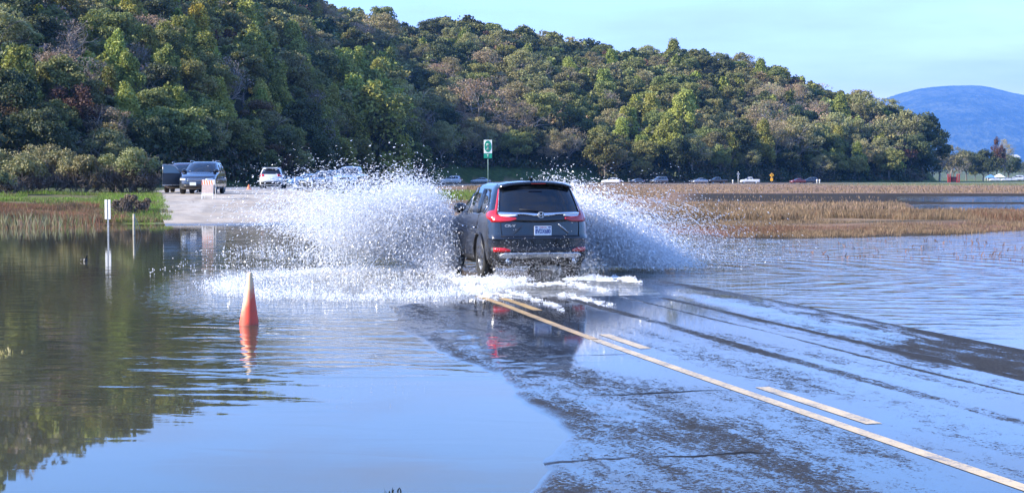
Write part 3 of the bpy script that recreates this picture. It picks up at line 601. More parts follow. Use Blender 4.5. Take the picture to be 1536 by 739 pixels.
# --- the black SUV ploughing through the flood
def hero():
    pm = paint('deep_blue_black_paint', (.007, .008, .012), .3)
    ang = math.atan2(.235, .972); fw = Vector((-math.sin(ang), math.cos(ang), 0)); rear_c = Vector((.53, 27.4, 0))
    c = rear_c + fw*2.3
    root, sh = make_vehicle('driving_suv', 'suv', pm, (c.x, c.y, -.01), ang, 'black SUV driving away through the flooded road, throwing up spray on both sides', 'car', 3)
    rr = sh.rear; root.scale = (1.015, 1.015, 1.045)
    P = sh.patch
    # rear glass with rounded upper corners
    V = []; F = []; nx_, nz_ = 26, 12
    for off in (.007, -.02):
        for j in range(nz_+1):
            z = 1.165 + (1.60-1.165)*j/nz_; w_ = .735 - .10*(j/nz_) - (.10*max(0, (j-8)/4)**2)
            for i in range(nx_+1): V.append(rr((2*i/nx_-1)*w_, z, off))
    for j in range(nz_):
        for i in range(nx_):
            a_ = j*(nx_+1)+i; q = (a_, a_+1, a_+nx_+2, a_+nx_+1); F += [q, tuple(k+(nz_+1)*(nx_+1) for k in q[::-1])]
    rg = MB().add(V, F, True).build('rear_window', M_glass, root)
    MB().tube([rr(.05, 1.165, .03), rr(-.12, 1.20, .035), rr(-.38, 1.215, .035)], [.014, .010, .006], 6).build('wiper', M_black, rg)
    # roof spoiler
    sp_ = MB(); V = []; F = []
    n = 16
    for i in range(n+1):
        u_ = (2*i/n-1); x = u_*.66; drop = .035*u_*u_ + .05*max(0, abs(u_)-.75)
        e = -2.03 + .10*u_*u_ + .05*u_**4
        V += [(x, -1.62, 1.705-drop*1.2), (x, e, 1.672-drop*1.5), (x, e+.02, 1.640-drop*1.5), (x, -1.62, 1.60-drop)]
    for i in range(n):
        for k in range(4): F.append((i*4+k, (i+1)*4+k, (i+1)*4+(k+1) % 4, i*4+(k+1) % 4))
    F += [(0, 1, 2, 3), tuple(n*4+k for k in (3, 2, 1, 0))]
    spo = sp_.add(V, F, True).build('roof_spoiler', pm, root)
    MB().box((0, -2.04, 1.652), (.26, .012, .012)).build('brake_light', M_red, spo)
    MB().add([(-.018, -1.30, 1.69), (.018, -1.30, 1.69), (.03, -1.52, 1.69), (-.03, -1.52, 1.69), (-.005, -1.47, 1.775), (.005, -1.47, 1.775), (.012, -1.53, 1.76), (-.012, -1.53, 1.76)],
             [(0, 1, 5, 4), (1, 2, 6, 5), (2, 3, 7, 6), (3, 0, 4, 7), (4, 5, 6, 7), (0, 3, 2, 1)]).build('antenna', M_gloss, root)
    # gloss black panel between the lamps, chrome bar and emblem
    P(rr, [(-.70, 1.03, 1.15), (-.4, 1.0, 1.15), (0, .985, 1.15), (.4, 1.0, 1.15), (.70, 1.03, 1.15)], 3, 6, .006).build('tailgate_trim', M_gloss, root)
    P(rr, [(-.80, 1.135, 1.170), (-.3, 1.130, 1.160), (-.12, 1.10, 1.155), (.12, 1.10, 1.155), (.3, 1.130, 1.160), (.80, 1.135, 1.170)], 2, 8, .022).build('chrome_bar', M_chrome, root)
    for sg in (-1, 1): P(rr, sorted([(sg*.42, 1.105, 1.128), (sg*.60, 1.078, 1.130), (sg*.73, 1.075, 1.132)]), 2, 5, .02).build('reversing_light', M_head, root)
    em = MB(); ys = rr(0, 1.12).y - .03
    pts = [(.055*math.copysign(abs(math.cos(a))**.75, math.cos(a)), ys, 1.118+.046*math.copysign(abs(math.sin(a))**.75, math.sin(a))) for a in np.linspace(0, 2*math.pi, 25)]
    em.tube(pts, .0065, 6, False)
    for sg in (-1, 1): em.tube([(sg*.036, ys, 1.156), (sg*.021, ys, 1.118), (sg*.029, ys, 1.078)], .0075, 6)
    em.tube([(-.021, ys, 1.118), (.021, ys, 1.118)], .007, 6)
    MB().box((0, ys+.008, 1.118), (.10, .006, .084)).build('emblem_plate', M_gloss, root); em.build('emblem', plain('badge_silver', (.62, .64, .66), .25, .35), root)
    # tail lamps: a block round the corner and a tall blade up the pillar
    for sg in (-1, 1):
        m1 = P(rr, sorted([(sg*.44, 1.045, 1.075), (sg*.55, 1.01, 1.082), (sg*.70, 1.0, 1.10), (sg*.80, 1.0, 1.16), (sg*.865, 1.0, 1.17)]), 4, 6, .028)
        m2 = P(lambda a_, z, off: sh.side(a_, z, sg, off), [(-2.06, 1.02, 1.17), (-1.98, 1.04, 1.20), (-1.88, 1.07, 1.18), (-1.78, 1.10, 1.14)], 3, 4, .028); m1.add(m2.v, m2.f, True)
        tl = m1.build('tail_light', M_red, root)
        # blade: strip beside the glass, from lamp to roof
        V = []; F = []
        for off in (.03, -.02):
            for j in range(13):
                z = 1.12 + .44*j/12; wo = sh.W(z)*.965 - .0*j; wi = .735-.10*((z-1.165)/.435)+.012; k = .62-.30*(j/12)
                for x_ in (wi, wi+(wo-wi)*k*.95): V.append(rr(sg*min(x_, sh.W(z)*.97), z, off))
        for j in range(12):
            q = (2*j, 2*j+1, 2*j+3, 2*j+2); F += [q, tuple(i_+26 for i_ in q[::-1]), (2*j+1, 2*j+27, 2*j+29, 2*j+3), (2*j, 2*j+2, 2*j+28, 2*j+26)]
        F += [(24, 25, 51, 50)]
        MB().add(V, F, True).build('lamp_blade', M_red, tl)
        # pale strip of the inner lens
        V2 = [rr(sg*(.745-.10*((z-1.165)/.435)), z, .034) for z in np.linspace(1.17, 1.55, 9)]
        MB().tube(V2, .008, 5).build('lamp_strip', M_silver, tl)
    # tailgate seams, plate recess, lower gloss panel
    for sg in (-1, 1): MB().tube([rr(sg*.71, 1.03, .003), rr(sg*.715, .9, .003), rr(sg*.70, .76, .003)], .006, 5).build('panel_gap', M_under, root)
    MB().tube([rr(x, .755, .003) for x in np.linspace(-.72, .72, 15)], .007, 5).build('panel_gap', M_under, root)
    P(rr, [(-.52, .775, .80), (-.36, .775, .93), (-.30, .775, .955), (.30, .775, .955), (.36, .775, .93), (.52, .775, .80)], 4, 5, -.004).build('plate_recess', M_gloss, root)
    for sg in (-1, 1): MB().tube([rr(sg*.31, .965, .012), rr(sg*.40, .89, .014), rr(sg*.50, .80, .012)], [.006, .016, .006], 6).build('recess_edge', M_silver if sg > 0 else M_gloss, root)
    ys2 = rr(0, .855).y - .02
    plate_on(root, (.02, ys2, .85), w=.315, h=.16, code='8VDX680')
    b_ = text_mesh('CR-V', .060, .003, .0015, .19); put_text(b_, root, plain('badge_silver', (.62, .64, .66), .25, .35), (-.56, rr(-.56, .935).y-.014, .935), rz=-.16, name='badge')
    # bumper shelf, lower cladding, reflectors, skid plate, exhausts
    P(rr, [(-.90, .70, .745), (-.6, .71, .74), (.6, .71, .74), (.90, .70, .745)], 3, 8, .035).build('bumper_ledge', pm, root)
    P(rr, [(-.87, .27, .57), (.87, .27, .57)], 4, 16, .012).build('rear_bumper', M_black, root)
    for sg in (-1, 1): P(rr, sorted([(sg*.56, .50, .525), (sg*.66, .485, .56), (sg*.84, .49, .565)]), 2, 5, .03).build('rear_reflector', M_red, root)
    P(rr, [(-.74, .40, .44), (-.66, .385, .475), (.66, .385, .475), (.74, .40, .44)], 4, 10, .045).build('skid_plate', M_silver, root)
    for sg in (-1, 1): MB().lathe([(.038, -2.30), (.042, -2.31), (.042, -2.16), (.036, -2.16), (.034, -2.28), (.001, -2.27)], 16, 'y', (sg*.60, 0, .335)).build('exhaust_pipe', M_chrome, root)
    # sides: cladding, handles, door gaps, chrome sill
    for sg in (-1, 1):
        f_ = lambda a_, z, off: sh.side(a_, z, sg, off)
        for y in (-.95, .02): MB().tube([f_(y+.10, .875, .03), f_(y, .88, .035), f_(y-.10, .875, .03)], .013, 6).build('door_handle', M_chrome if sg < 0 else pm, root)
        for ys_ in ([(-1.10, 1.12), (-1.12, .95), (-.98, .70), (-.86, .38)], [(-.26, 1.1), (-.24, .38)], [(.86, 1.08), (.90, .38)]):
            MB().tube([f_(y, z, .002) for y, z in ys_], .006, 5).build('door_gap', M_under, root)
        MB().tube([f_(y, z, .006) for y, z in ((-1.66, 1.27), (-1.5, 1.145), (-1.1, 1.115), (0, 1.095), (1.0, 1.09))], .010, 6).build('window_trim', M_chrome, root)
        MB().tube([f_(y, z, .006) for y, z in ((-1.15, 1.12), (-1.10, 1.54))], .014, 6).build('window_trim', M_gloss, root)
        MB().tube([f_(y, z, .006) for y, z in ((-.24, 1.10), (-.27, 1.575))], .020, 6).build('window_trim', M_silver, root)
        for ay in sh.ax:
            MB().tube([Vector((f_(ay+math.cos(a_)*.425, max(.25, .36+math.sin(a_)*.425), .012))) for a_ in np.linspace(-.25, math.pi+.25, 19)], .022, 6).build('arch_trim', M_black, root)
    return root
HERO = hero()

# --- the SUV parked on the ramp with its door open
def rz_at(x, y): return near_rz(x, y)
xs = atd(293, 86); navy = paint('dark_blue_paint', (.035, .045, .065), .5)
r1_, sh1 = make_vehicle('parked_suv', 'suv', navy, (xs, 88.2, rz_at(xs, 88.2)), math.pi+.03, 'dark grey-blue SUV facing the water on the ramp with a front door wide open', 'car', 2, scale=1.10)
plate_on(r1_, (.12, sh1.YF(.5)+.02, .52), w=.32, h=.16, face=1)
dd_ = MB(); V = []
# open front door hinged at the car's right front pillar (left in the photo)
dr = empty('door', (.93, .92, 0), 0); dr.parent = r1_; dr.rotation_euler = (0, 0, R(118)); 
MB().box((0, 0, 0), (.07, 1.0, .62)).build('door_panel', plain('door_paint', (.02, .028, .04), .35), dr, bevel=.02).location = (0, -.52, .76)
fr = MB(); fr.tube([(0, -.04, 1.06), (0, -.34, 1.42), (0, -.6, 1.50), (0, -.98, 1.50), (0, -1.0, 1.06)], .028, 6); fr.build('door_frame', M_silver, dr)
gl_ = MB().add([(0, -.06, 1.06), (0, -.34, 1.40), (0, -.6, 1.48), (0, -.97, 1.48), (0, -.98, 1.06), (.01, -.06, 1.06), (.01, -.34, 1.40), (.01, -.6, 1.48), (.01, -.97, 1.48), (.01, -.98, 1.06)],
    [(0, 1, 2, 3, 4), (9, 8, 7, 6, 5), (0, 5, 6, 1), (1, 6, 7, 2), (2, 7, 8, 3), (3, 8, 9, 4), (4, 9, 5, 0)]); gl_.build('door_window', glassmat('pale_glass', (.16, .24, .30)), dr)
MB().box((0, 0, 0), (.08, 1.02, .05)).build('door_sill', M_silver, dr).location = (0, -.52, .45)
xb = atd(271, 95); make_vehicle('parked_wagon', 'suv', paint('dark_maroon_paint', (.05, .02, .02)), (xb-.1, 96.5, rz_at(xb, 95)), math.pi+.1, 'dark car parked half hidden behind the SUV with the open door', 'car', 1, scale=1.10)
# --- white SUV driving away up the ramp
wht = paint('white_paint', (.62, .64, .66), .0); xw = atd(404, 128)
r2_, sh2 = make_vehicle('white_suv', 'suv', wht, (xw, 130.3, rz_at(xw, 129)), .06, 'white SUV seen from behind at the top of the ramp', 'car', 2, scale=1.04)
plate_on(r2_, (0, -2.29, .86), w=.31, h=.155)
MB().box((0, -2.0, 1.66), (1.1, .28, .04)).build('roof_spoiler', wht, r2_, bevel=.015)
# --- queue of cars behind the spray
silver = paint('silver_paint', (.34, .36, .39), .6); pale = paint('pale_blue_paint', (.16, .30, .52), .2); dark = paint('black_paint', (.02, .02, .022)); grey = paint('grey_paint', (.12, .13, .14), .5)
redp = paint('red_paint', (.22, .02, .02), .2); dblue = paint('navy_paint', (.025, .035, .06), .3)
G = 'cars parked along the far road under the trees'
def place(px, D, rz, kind, pm, name, label, cat='car', group=None, dz=0., sc_=1., off_road=True):
    x = atd(px, D); z = near_rz(x, D) + dz; return make_vehicle(name, kind, pm, (x, D, z), rz, label, cat, 1, group, sc_)
place(526, 124, math.pi-.1, 'pickup', silver, 'parked_pickup', 'tall silver pickup facing the flood, its lower half behind the left spray', 'pickup')
place(503, 141, math.pi-.1, 'suv', grey, 'parked_car', 'grey car just left of the silver pickup, behind the edge of the spray')
place(484, 152, math.pi-.3, 'suv', dark, 'parked_car', 'black car with pale roof line right of the pale blue car, behind the white post', sc_=1.02)
place(459, 176, math.pi/2+.5, 'sedan', pale, 'parked_sedan', 'pale blue sedan behind the white road post, left end of the queue')
place(474, 168, math.pi-.5, 'sedan', silver, 'parked_sedan', 'silver sedan between the pale blue sedan and the black car')
place(428, 200, math.pi/2, 'sedan', dark, 'parked_sedan', 'black sedan in deep shade just right of the white SUV')
fr_ = [(676, 'suv', wht, math.pi/2, 'small_suv', 'white SUV parked side on, left of the green sign post', 'car', 1.0),
       (721, 'sedan', silver, math.pi/2, 'parked_sedan', 'silver sedan parked right below the green sign post', 'car', .95),
       (917, 'sedan', wht, math.pi/2-.2, 'parked_sedan', 'white sedan just right of the driving SUV and its spray', 'car', .95),
       (955, 'sedan', dblue, math.pi/2-.2, 'parked_sedan', 'dark blue sedan between the white sedan and the grey SUV', 'car', .82),
       (988, 'suv', grey, math.pi/2+.5, 'small_suv', 'grey SUV right of the dark blue sedan on the far road', 'car', .95),
       (1049, 'sedan', silver, math.pi/2+.5, 'parked_sedan', 'silver sedan directly left of the dark pickup', 'car', .9),
       (1075, 'pickup', dark, math.pi/2+.4, 'parked_pickup', 'black pickup with its nose at the silver sedan', 'pickup', .82),
       (1124, 'pickup', wht, math.pi/2, 'parked_pickup', 'white pickup parked between the pale sign and the yellow warning sign', 'pickup', .80),
       (1196, 'sedan', redp, math.pi/2+.3, 'parked_sedan', 'dark red sedan right of the yellow warning sign', 'car', .85),
       (1214, 'suv', dblue, math.pi/2+.1, 'small_suv', 'dark blue SUV right beside the dark red sedan', 'car', .85)]
for px, kind, pm, rz_, nm, lb, ct, s_ in fr_:
    D = float(np.interp(px, [600, 720, 920, 1250], [330, 352, 366, 392])); place(px, D, rz_, kind, pm, nm, lb, ct, G, sc_=s_*1.08)

# ------------------------------------------------------------ trees
def cards(P, N, size, jitter=.9):
    """one small quad (leaf cluster) per point, facing roughly along N"""
    n = len(P); N = N + RNG.normal(0, jitter, (n, 3)); N /= np.linalg.norm(N, axis=1)[:, None]+1e-9
    a = np.cross(N, RNG.normal(0, 1, (n, 3))); a /= np.linalg.norm(a, axis=1)[:, None]+1e-9; b = np.cross(N, a)
    s = (size*RNG.uniform(.55, 1.35, n))[:, None]; e = RNG.uniform(.55, 1., n)[:, None]
    V = np.stack([P-a*s-b*s*e*.5, P+a*s*.3-b*s*e, P+a*s+b*s*e*.4, P-a*s*.4+b*s*e], 1).reshape(-1, 3)
    return V, np.arange(4*n).reshape(n, 4)
def crown_pts(h, r, nclump, ncard, kind, rg):
    """leaf clumps on a lumpy crown; returns points, normals"""
    PP, NN = [], []; base = h*{'round': .30, 'tall': .16, 'open': .32}[kind]
    for i in range(nclump):
        u = rg.uniform(-.55, 1.0); th = rg.uniform(0, 2*math.pi)
        if kind == 'tall': zz_ = base + (h-base)*(u+.55)/1.55*.93; rad = r*(1-((u+.55)/1.55)**1.6*.85)*rg.uniform(.35, .95)
        else: zz_ = base + (h-base)*(.42+.50*u); rad = r*math.sqrt(max(0.05, 1-max(0, u)**2*.95))*rg.uniform(.35, .98)*(1 if u > -.3 else .75)
        c = np.array([rad*math.cos(th), rad*math.sin(th), zz_]); cr_ = rg.uniform(.20, .40)*r*(.8 if kind == 'open' else 1)
        m = int(ncard/nclump*rg.uniform(.6, 1.5)); d = rg.normal(0, 1, (m, 3)); d /= np.linalg.norm(d, axis=1)[:, None]; d[:, 2] = np.abs(d[:, 2])*np.where(rg.random(m) < .78, 1, -1)
        q = c + d*cr_*rg.uniform(.55, 1.12, m)[:, None]*np.array([1, 1, .8 if kind != 'tall' else 1.5]); PP.append(q); NN.append(d)
    return np.concatenate(PP), np.concatenate(NN)
def limb_mesh(mb, p, d, L, r, depth, rg, tips, n=5, spread=.6):
    p = Vector(p); d = Vector(d).normalized(); pts = [p]; k = 3
    for i in range(k): 
        d = (d + Vector(rg.normal(0, .16, 3))).normalized(); pts.append(pts[-1] + d*L/k)
    mb.tube(pts, [r*(1-.5*i/k) for i in range(k+1)], n, False); tips.append(pts[-1])
    if depth > 0:
        for j in range(3 if depth > 1 else 4):
            q = pts[rg.integers(1, k+1)]; nd = (d + Vector(rg.normal(0, spread, 3)) + Vector((0, 0, .15))).normalized(); limb_mesh(mb, q, nd, L*rg.uniform(.5, .75), r*.5, depth-1, rg, tips, 3 if depth < 2 else 4, spread)
M_bark = plain('bark', (.13, .115, .10), .95, var=.35, scale=3); M_bark2 = plain('pale_bark', (.24, .22, .20), .95, var=.3, scale=3)
SPEC = {  # colour, crown kind, height, radius, clumps, cards, size
 'dark': ('dark green evergreen oak', (.058, .072, .028), 'round', 10, 5.2, 34, 8500, .19),
 'bay': ('bright green tree', (.225, .24, .052), 'tall', 11, 3.9, 34, 7500, .19),
 'mid': ('mid green bushy tree', (.150, .158, .048), 'round', 10, 4.6, 34, 7800, .19),
 'yellow': ('yellow-leaved tree', (.30, .26, .03), 'tall', 9, 3.2, 24, 5000, .18),
 'olive': ('grey-olive oak', (.205, .192, .085), 'open', 11, 5.4, 40, 5600, .175),
 'tan': ('bare tan oak', (.28, .215, .13), 'open', 11, 5.6, 38, 2600, .14),
 'rust': ('rust-brown tree', (.105, .060, .035), 'round', 9, 4.3, 28, 4200, .16),
 'bare': ('leafless grey tree', (.15, .125, .115), 'open', 10, 4.6, 24, 520, .16)}
PROTO = {}; CPTS = {}
for sname, (desc, colr, kind, h, r, nc, ncd, cs) in SPEC.items():
    lm = leafmat('foliage_'+sname, False, colr, .38, .25)
    for vnum in range(3):
        rg = np.random.default_rng(100+7*vnum+len(sname)*13+ord(sname[0])); P, N = crown_pts(h, r, nc, ncd, kind, rg)
        V, F = cards(P, N, cs); me = np_mesh('crown', V, F); me.materials.append(lm)
        mb = MB(); tips = []; twig = sname in ('tan', 'bare', 'olive')
        mb.tube([(0, 0, -1.5), (rg.normal(0, .1), rg.normal(0, .1), h*.12), (rg.normal(0, .25), rg.normal(0, .25), h*.34)], [.34, .26, .20], 7, False); top = mb.v[-7]
        for j in range(6 if twig else 4):
            th = 2*math.pi*j/(6 if twig else 4)+rg.uniform(-.4, .4); limb_mesh(mb, (0, 0, h*rg.uniform(.20, .34)), (math.cos(th)*.8, math.sin(th)*.8, rg.uniform(.5, 1.3)), r*.85 if twig else r*.6, .15, 3 if sname in ('bare', 'tan') else (2 if twig else 1), rg, tips)
        tm = mb.mesh('trunk'); tm.materials.append(M_bark2 if twig else M_bark)
        PROTO[(sname, vnum)] = (me, tm); CPTS[(sname, vnum)] = (P[::6], N[::6])
# where they stand
TX, TY, TS, TH = [], [], [], []
def species(px, v, rg):                        # v: photo row of the crown centre
    w = dict(dark=1., bay=.5, mid=1., yellow=.015, olive=.8, tan=.3, rust=.25, bare=.25)
    if 90 < px < 600 and v < 215: w['bay'] += 2.4*sstep(90, 180, px); w['mid'] += 1.3; w['dark'] *= .5; w['olive'] *= .7
    if px < 130: w['bare'] += 1.2; w['rust'] += .3; w['bay'] *= .35
    if px < 480 and v > 165: w['dark'] += 2.6; w['bay'] *= .12; w['mid'] += .5
    if 515 < px < 605 and 95 < v < 240: w['bay'] += 9
    if 640 < px < 870 and 115 < v < 235: w['tan'] += 2.6; w['olive'] += 2.5; w['bay'] *= .3
    if px > 850 and v > 100: w['olive'] += 1.6; w['mid'] += 1.2; w['bay'] += .5
    if px > 600: w['rust'] *= .4; w['tan'] *= .6; w['mid'] += .5
    if v < 90 and px > 480: w['dark'] += 1.8; w['rust'] += .3; w['bare'] += .3; w['bay'] *= .3
    if 1130 < px < 1240 and v > 140: w['tan'] += .4; w['olive'] += .6
    if px > 1330: w['dark'] += 3
    k = list(w); p = np.array([w[q] for q in k]); return k[rg.choice(len(k), p=p/p.sum())]
rg = np.random.default_rng(5); cand = []
yy = 120.
while yy < 620:
    step = 4.7 if yy < 250 else (5.4 if yy < 330 else 6.2)
    xx = -420.
    while xx < 330:
        x = xx + rg.uniform(-.42, .42)*step; y = yy + rg.uniform(-.42, .42)*step; xx += step*1.05
        cand.append((x, y))
    yy += step
cand = np.array(cand); hz_ = hill(cand[:, 0], cand[:, 1]); cpx = 768+FPX*cand[:, 0]/cand[:, 1]
dbv, drv = np.interp(cpx, *HB), np.interp(cpx, *HR)
base_gap = np.where((cpx > 640) & (cpx < 900), 10, 1)
edge_ok = (cpx < 1372) 
keep = (cand[:, 1] > dbv + base_gap) & (cand[:, 1] < drv + 32) & edge_ok & (cpx > -1150) & (cpx < 1372)
keep &= ~((cpx < -80) & (cand[:, 1] > 380)); keep |= (cpx < -120) & (cand[:, 1] > 96) & (cand[:, 1] < 330) & (cand[:, 0] > -235) & (hz_ > 12)
cand, hz_, cpx = cand[keep], hz_[keep], cpx[keep]
zg = gz(cand[:, 0], cand[:, 1]); row = HOR - (zg+6-CAMH)/cand[:, 1]*FPX
trees = []
for i in range(len(cand)):
    sp_ = species(cpx[i], row[i], rg); h0 = SPEC[sp_][3]; r0 = SPEC[sp_][4]
    s_ = rg.uniform(.55, 1.0)*(.74 if cand[i, 1] < 250 else (.87 if cand[i, 1] < 330 else 1))
    if rg.random() < .08: s_ *= 1.35
    if 515 < cpx[i] < 605 and 95 < row[i] < 240: s_ *= 1.25
    trees.append([cand[i, 0], cand[i, 1], zg[i]-.2, sp_, s_, rg.uniform(0, 6.28), rg.integers(0, 3)])
# a few set by hand: yellow ones, the big tan oaks behind the green sign, the lone ridge trees, the dense group ending the hill
def on_row(px, py, hh):
    ds = np.arange(140, 620, 2.); xs_ = atd(px, ds); zz_ = gz(xs_, ds)+hh; rr_ = HOR-(zz_-CAMH)/ds*FPX; ok = np.where((hill(xs_, ds) > .3) & (rr_ < py))[0]
    i = ok[0] if len(ok) else -1; return xs_[i], ds[i], gz(xs_[i], ds[i])[0]
SPECIAL = [(300, 46, 'yellow', 1.0, 'bright yellow tree high on the left hillside'), (345, 62, 'yellow', .7, None), (62, 30, 'yellow', .6, None),
           (712, 165, 'tan', 1.45, 'wide bare tan oak with dark crooked limbs behind the green sign'), (775, 185, 'tan', 1.2, 'second tan oak, right of the one behind the green sign'),
           (1195, 215, 'olive', 1.3, None), (1255, 195, 'olive', 1.1, None), (560, 190, 'bay', 1.9, 'biggest bright green tree, above the left spray plume'), (385, 85, 'bay', 1.3, None),
           (860, 75, 'yellow', .8, None), (1062, 175, 'yellow', .6, None), (905, 130, 'bay', 1.1, None)]
for px, py, sp_, s_, lb in SPECIAL:
    x, y, z = on_row(px, py, 6*s_); trees.append([x, y, z-.2, sp_, s_, rg.uniform(0, 6.28), rg.integers(0, 3), lb])
for px, py, sp_, s_ in ((603, 34, 'dark', .8), (552, 22, 'dark', .7), (575, 26, 'mid', .6), (668, 18, 'dark', .9), (694, 16, 'bare', 1.0), (787, 48, 'dark', .8), (857, 45, 'bare', .8), (935, 58, 'bare', .8), (1072, 74, 'bare', .6), (1192, 108, 'bare', .8), (1216, 112, 'dark', .7)):
    D = float(np.interp(px, *HR))-6; x = atd(px, D); z = gz(x, D)[0]; trees.append([x, D, z, sp_, s_, rg.uniform(0, 6.28), rg.integers(0, 3)])
for px, D, sp_, s_ in ((1384, 500, 'dark', 1.35), (1378, 488, 'dark', 1.1), (1366, 480, 'dark', 1.2), (1388, 506, 'dark', .8), (1350, 476, 'rust', 1.0), (1335, 478, 'mid', 1.0), (1380, 520, 'dark', 1.5), (1362, 500, 'dark', 1.5), (1352, 492, 'olive', 1.4)):
    x = atd(px, D); trees.append([x, D, gz(x, D)[0], sp_, s_, rg.uniform(0, 6.28), rg.integers(0, 3)])
# which are seen largest: paint discs front to back on a coarse grid
GW, GH = 770, 140; occ = np.zeros((GH, GW), bool); order = sorted(range(len(trees)), key=lambda i: trees[i][1]); vis = np.zeros(len(trees)); midp = {}
YG, XG = np.mgrid[0:GH, 0:GW]
for i in order:
    x, y, z, sp_, s_ = trees[i][:5]; h, r = SPEC[sp_][3]*s_, SPEC[sp_][4]*s_; cx = (768+FPX*x/y)/2; cy = (HOR-(z+h*.6-CAMH)/y*FPX)/2; rx = r*FPX/y/2; ry = h*.42*FPX/y/2
    a0, a1, b0, b1 = int(max(0, cy-ry)), int(min(GH, cy+ry+1)), int(max(0, cx-rx)), int(min(GW, cx+rx+1))
    if a1 <= a0 or b1 <= b0: continue
    m = ((XG[a0:a1, b0:b1]-cx)/rx)**2 + ((YG[a0:a1, b0:b1]-cy)/ry)**2 < 1; vis[i] = (m & ~occ[a0:a1, b0:b1]).sum(); occ[a0:a1, b0:b1] |= m; midp[i] = (cx*2, cy*2)
seen = sorted([i for i in range(len(trees)) if vis[i] > 0], key=lambda i: -vis[i]); 
single = set(seen[:285]) | {i for i in range(len(trees)) if len(trees[i]) > 7 and trees[i][7]}
def where(px, py):
    v = 'at the foot of the hill' if py > 195 else ('on the lower slope' if py > 150 else ('halfway up the hill' if py > 100 else ('high on the hill')))
    top = np.interp(px, HE[0], HE[1])*-FPX+HOR
    if py-top < 26 and px > 480: v = 'on the ridge line'
    for a, b in ((110, 'at the far left'), (235, 'above the bushes'), (340, 'above the open-doored SUV'), (440, 'above the white SUV'), (560, 'above the parked queue'), (680, 'above the left spray'),
                 (790, 'around the green sign'), (900, 'above the driving SUV'), (1010, 'above the right spray'), (1100, 'above the far silver sedan'), (1180, 'above the yellow warning sign'), (1260, 'above the dark red sedan'), (1600, 'near the hill\'s right end')):
        if px < a: return v, b
TG = 'trees covering the wooded hillside'
for i in single:
    tr = trees[i]; x, y, z, sp_, s_, rz_, vn = tr[:7]; me, tm = PROTO[(sp_, vn)]; px_, py_ = midp.get(i, (0, 0))
    lb = tr[7] if len(tr) > 7 and tr[7] else None
    if not lb: v_, w_ = where(px_, py_); lb = ('big ' if s_ > 1.05 else ('small ' if s_ < .66 else '')) + SPEC[sp_][0] + ' ' + v_ + ', ' + w_
    o = empty({'dark': 'oak_tree', 'olive': 'oak_tree', 'tan': 'oak_tree', 'bay': 'leafy_tree', 'mid': 'leafy_tree', 'yellow': 'yellow_tree', 'rust': 'brown_tree', 'bare': 'bare_tree'}[sp_], (x, y, z), rz_, label=lb, cat='tree', group=TG)
    o.scale = (s_*rg.uniform(.9, 1.12), s_*rg.uniform(.9, 1.12), s_*rg.uniform(.88, 1.1))
    link('crown', me, None, o); link('trunk', tm, None, o)
# the rest of the wood as one mass
VV, FF, CC = [], [], []; nb = 0
for i in range(len(trees)):
    if i in single: continue
    x, y, z, sp_, s_, rz_, vn = trees[i][:7]; P, N = CPTS[(sp_, vn)]; inview = vis[i] > 0
    k = 1 if inview else 4; P, N = P[::k], N[::k]; c_, q_ = math.cos(rz_), math.sin(rz_)
    P = P*s_; P = np.stack([P[:, 0]*c_-P[:, 1]*q_+x, P[:, 0]*q_+P[:, 1]*c_+y, P[:, 2]+z], 1); V, F = cards(P, N, SPEC[sp_][7]*s_*(2.1 if k == 1 else 4.2))
    VV.append(V); FF.append(F+nb); nb += len(V); CC.append(np.repeat((np.array(SPEC[sp_][1])*rg.uniform(.65, 1.4)*rg.uniform(.9, 1.1, 3))[None]*rg.uniform(.75, 1.3, (len(P), 1)), 4, 0))
for ui in range(2300):
    px_ = rg.uniform(-200, 1385); D_ = float(np.interp(px_, *HB)) + (rg.uniform(10, 30) if 640 < px_ < 900 else rg.uniform(.5, 22)); x = atd(px_, D_); z = gz(x, D_)[0]; rb_ = rg.uniform(1., 2.4); m_ = 55
    d = rg.normal(0, 1, (m_, 3)); d /= np.linalg.norm(d, axis=1)[:, None]; d[:, 2] = np.abs(d[:, 2]); P = np.array([x, D_, z]) + d*np.array([1.2, 1.2, rg.uniform(.7, 1.9)])*rb_*rg.uniform(.5, 1.1, m_)[:, None]; V, F = cards(P, d, .30)
    VV.append(V); FF.append(F+nb); nb += len(V); CC.append(np.repeat((np.array([(.045, .06, .024), (.08, .075, .035), (.09, .07, .05), (.03, .045, .018)][rg.integers(0, 4)]))[None]*rg.uniform(.7, 1.3, (m_, 1)), 4, 0))
me = np_mesh('woodland', np.concatenate(VV), np.concatenate(FF), False, np.concatenate(CC)); me.materials.append(leafmat('foliage_mass', True, trans=.25))
link('woodland', me, None, kind='stuff', label='dense mixed woodland filling the gaps between the hillside trees')
print('trees', len(trees), 'single', len(single), 'stuff quads', sum(len(f) for f in FF))

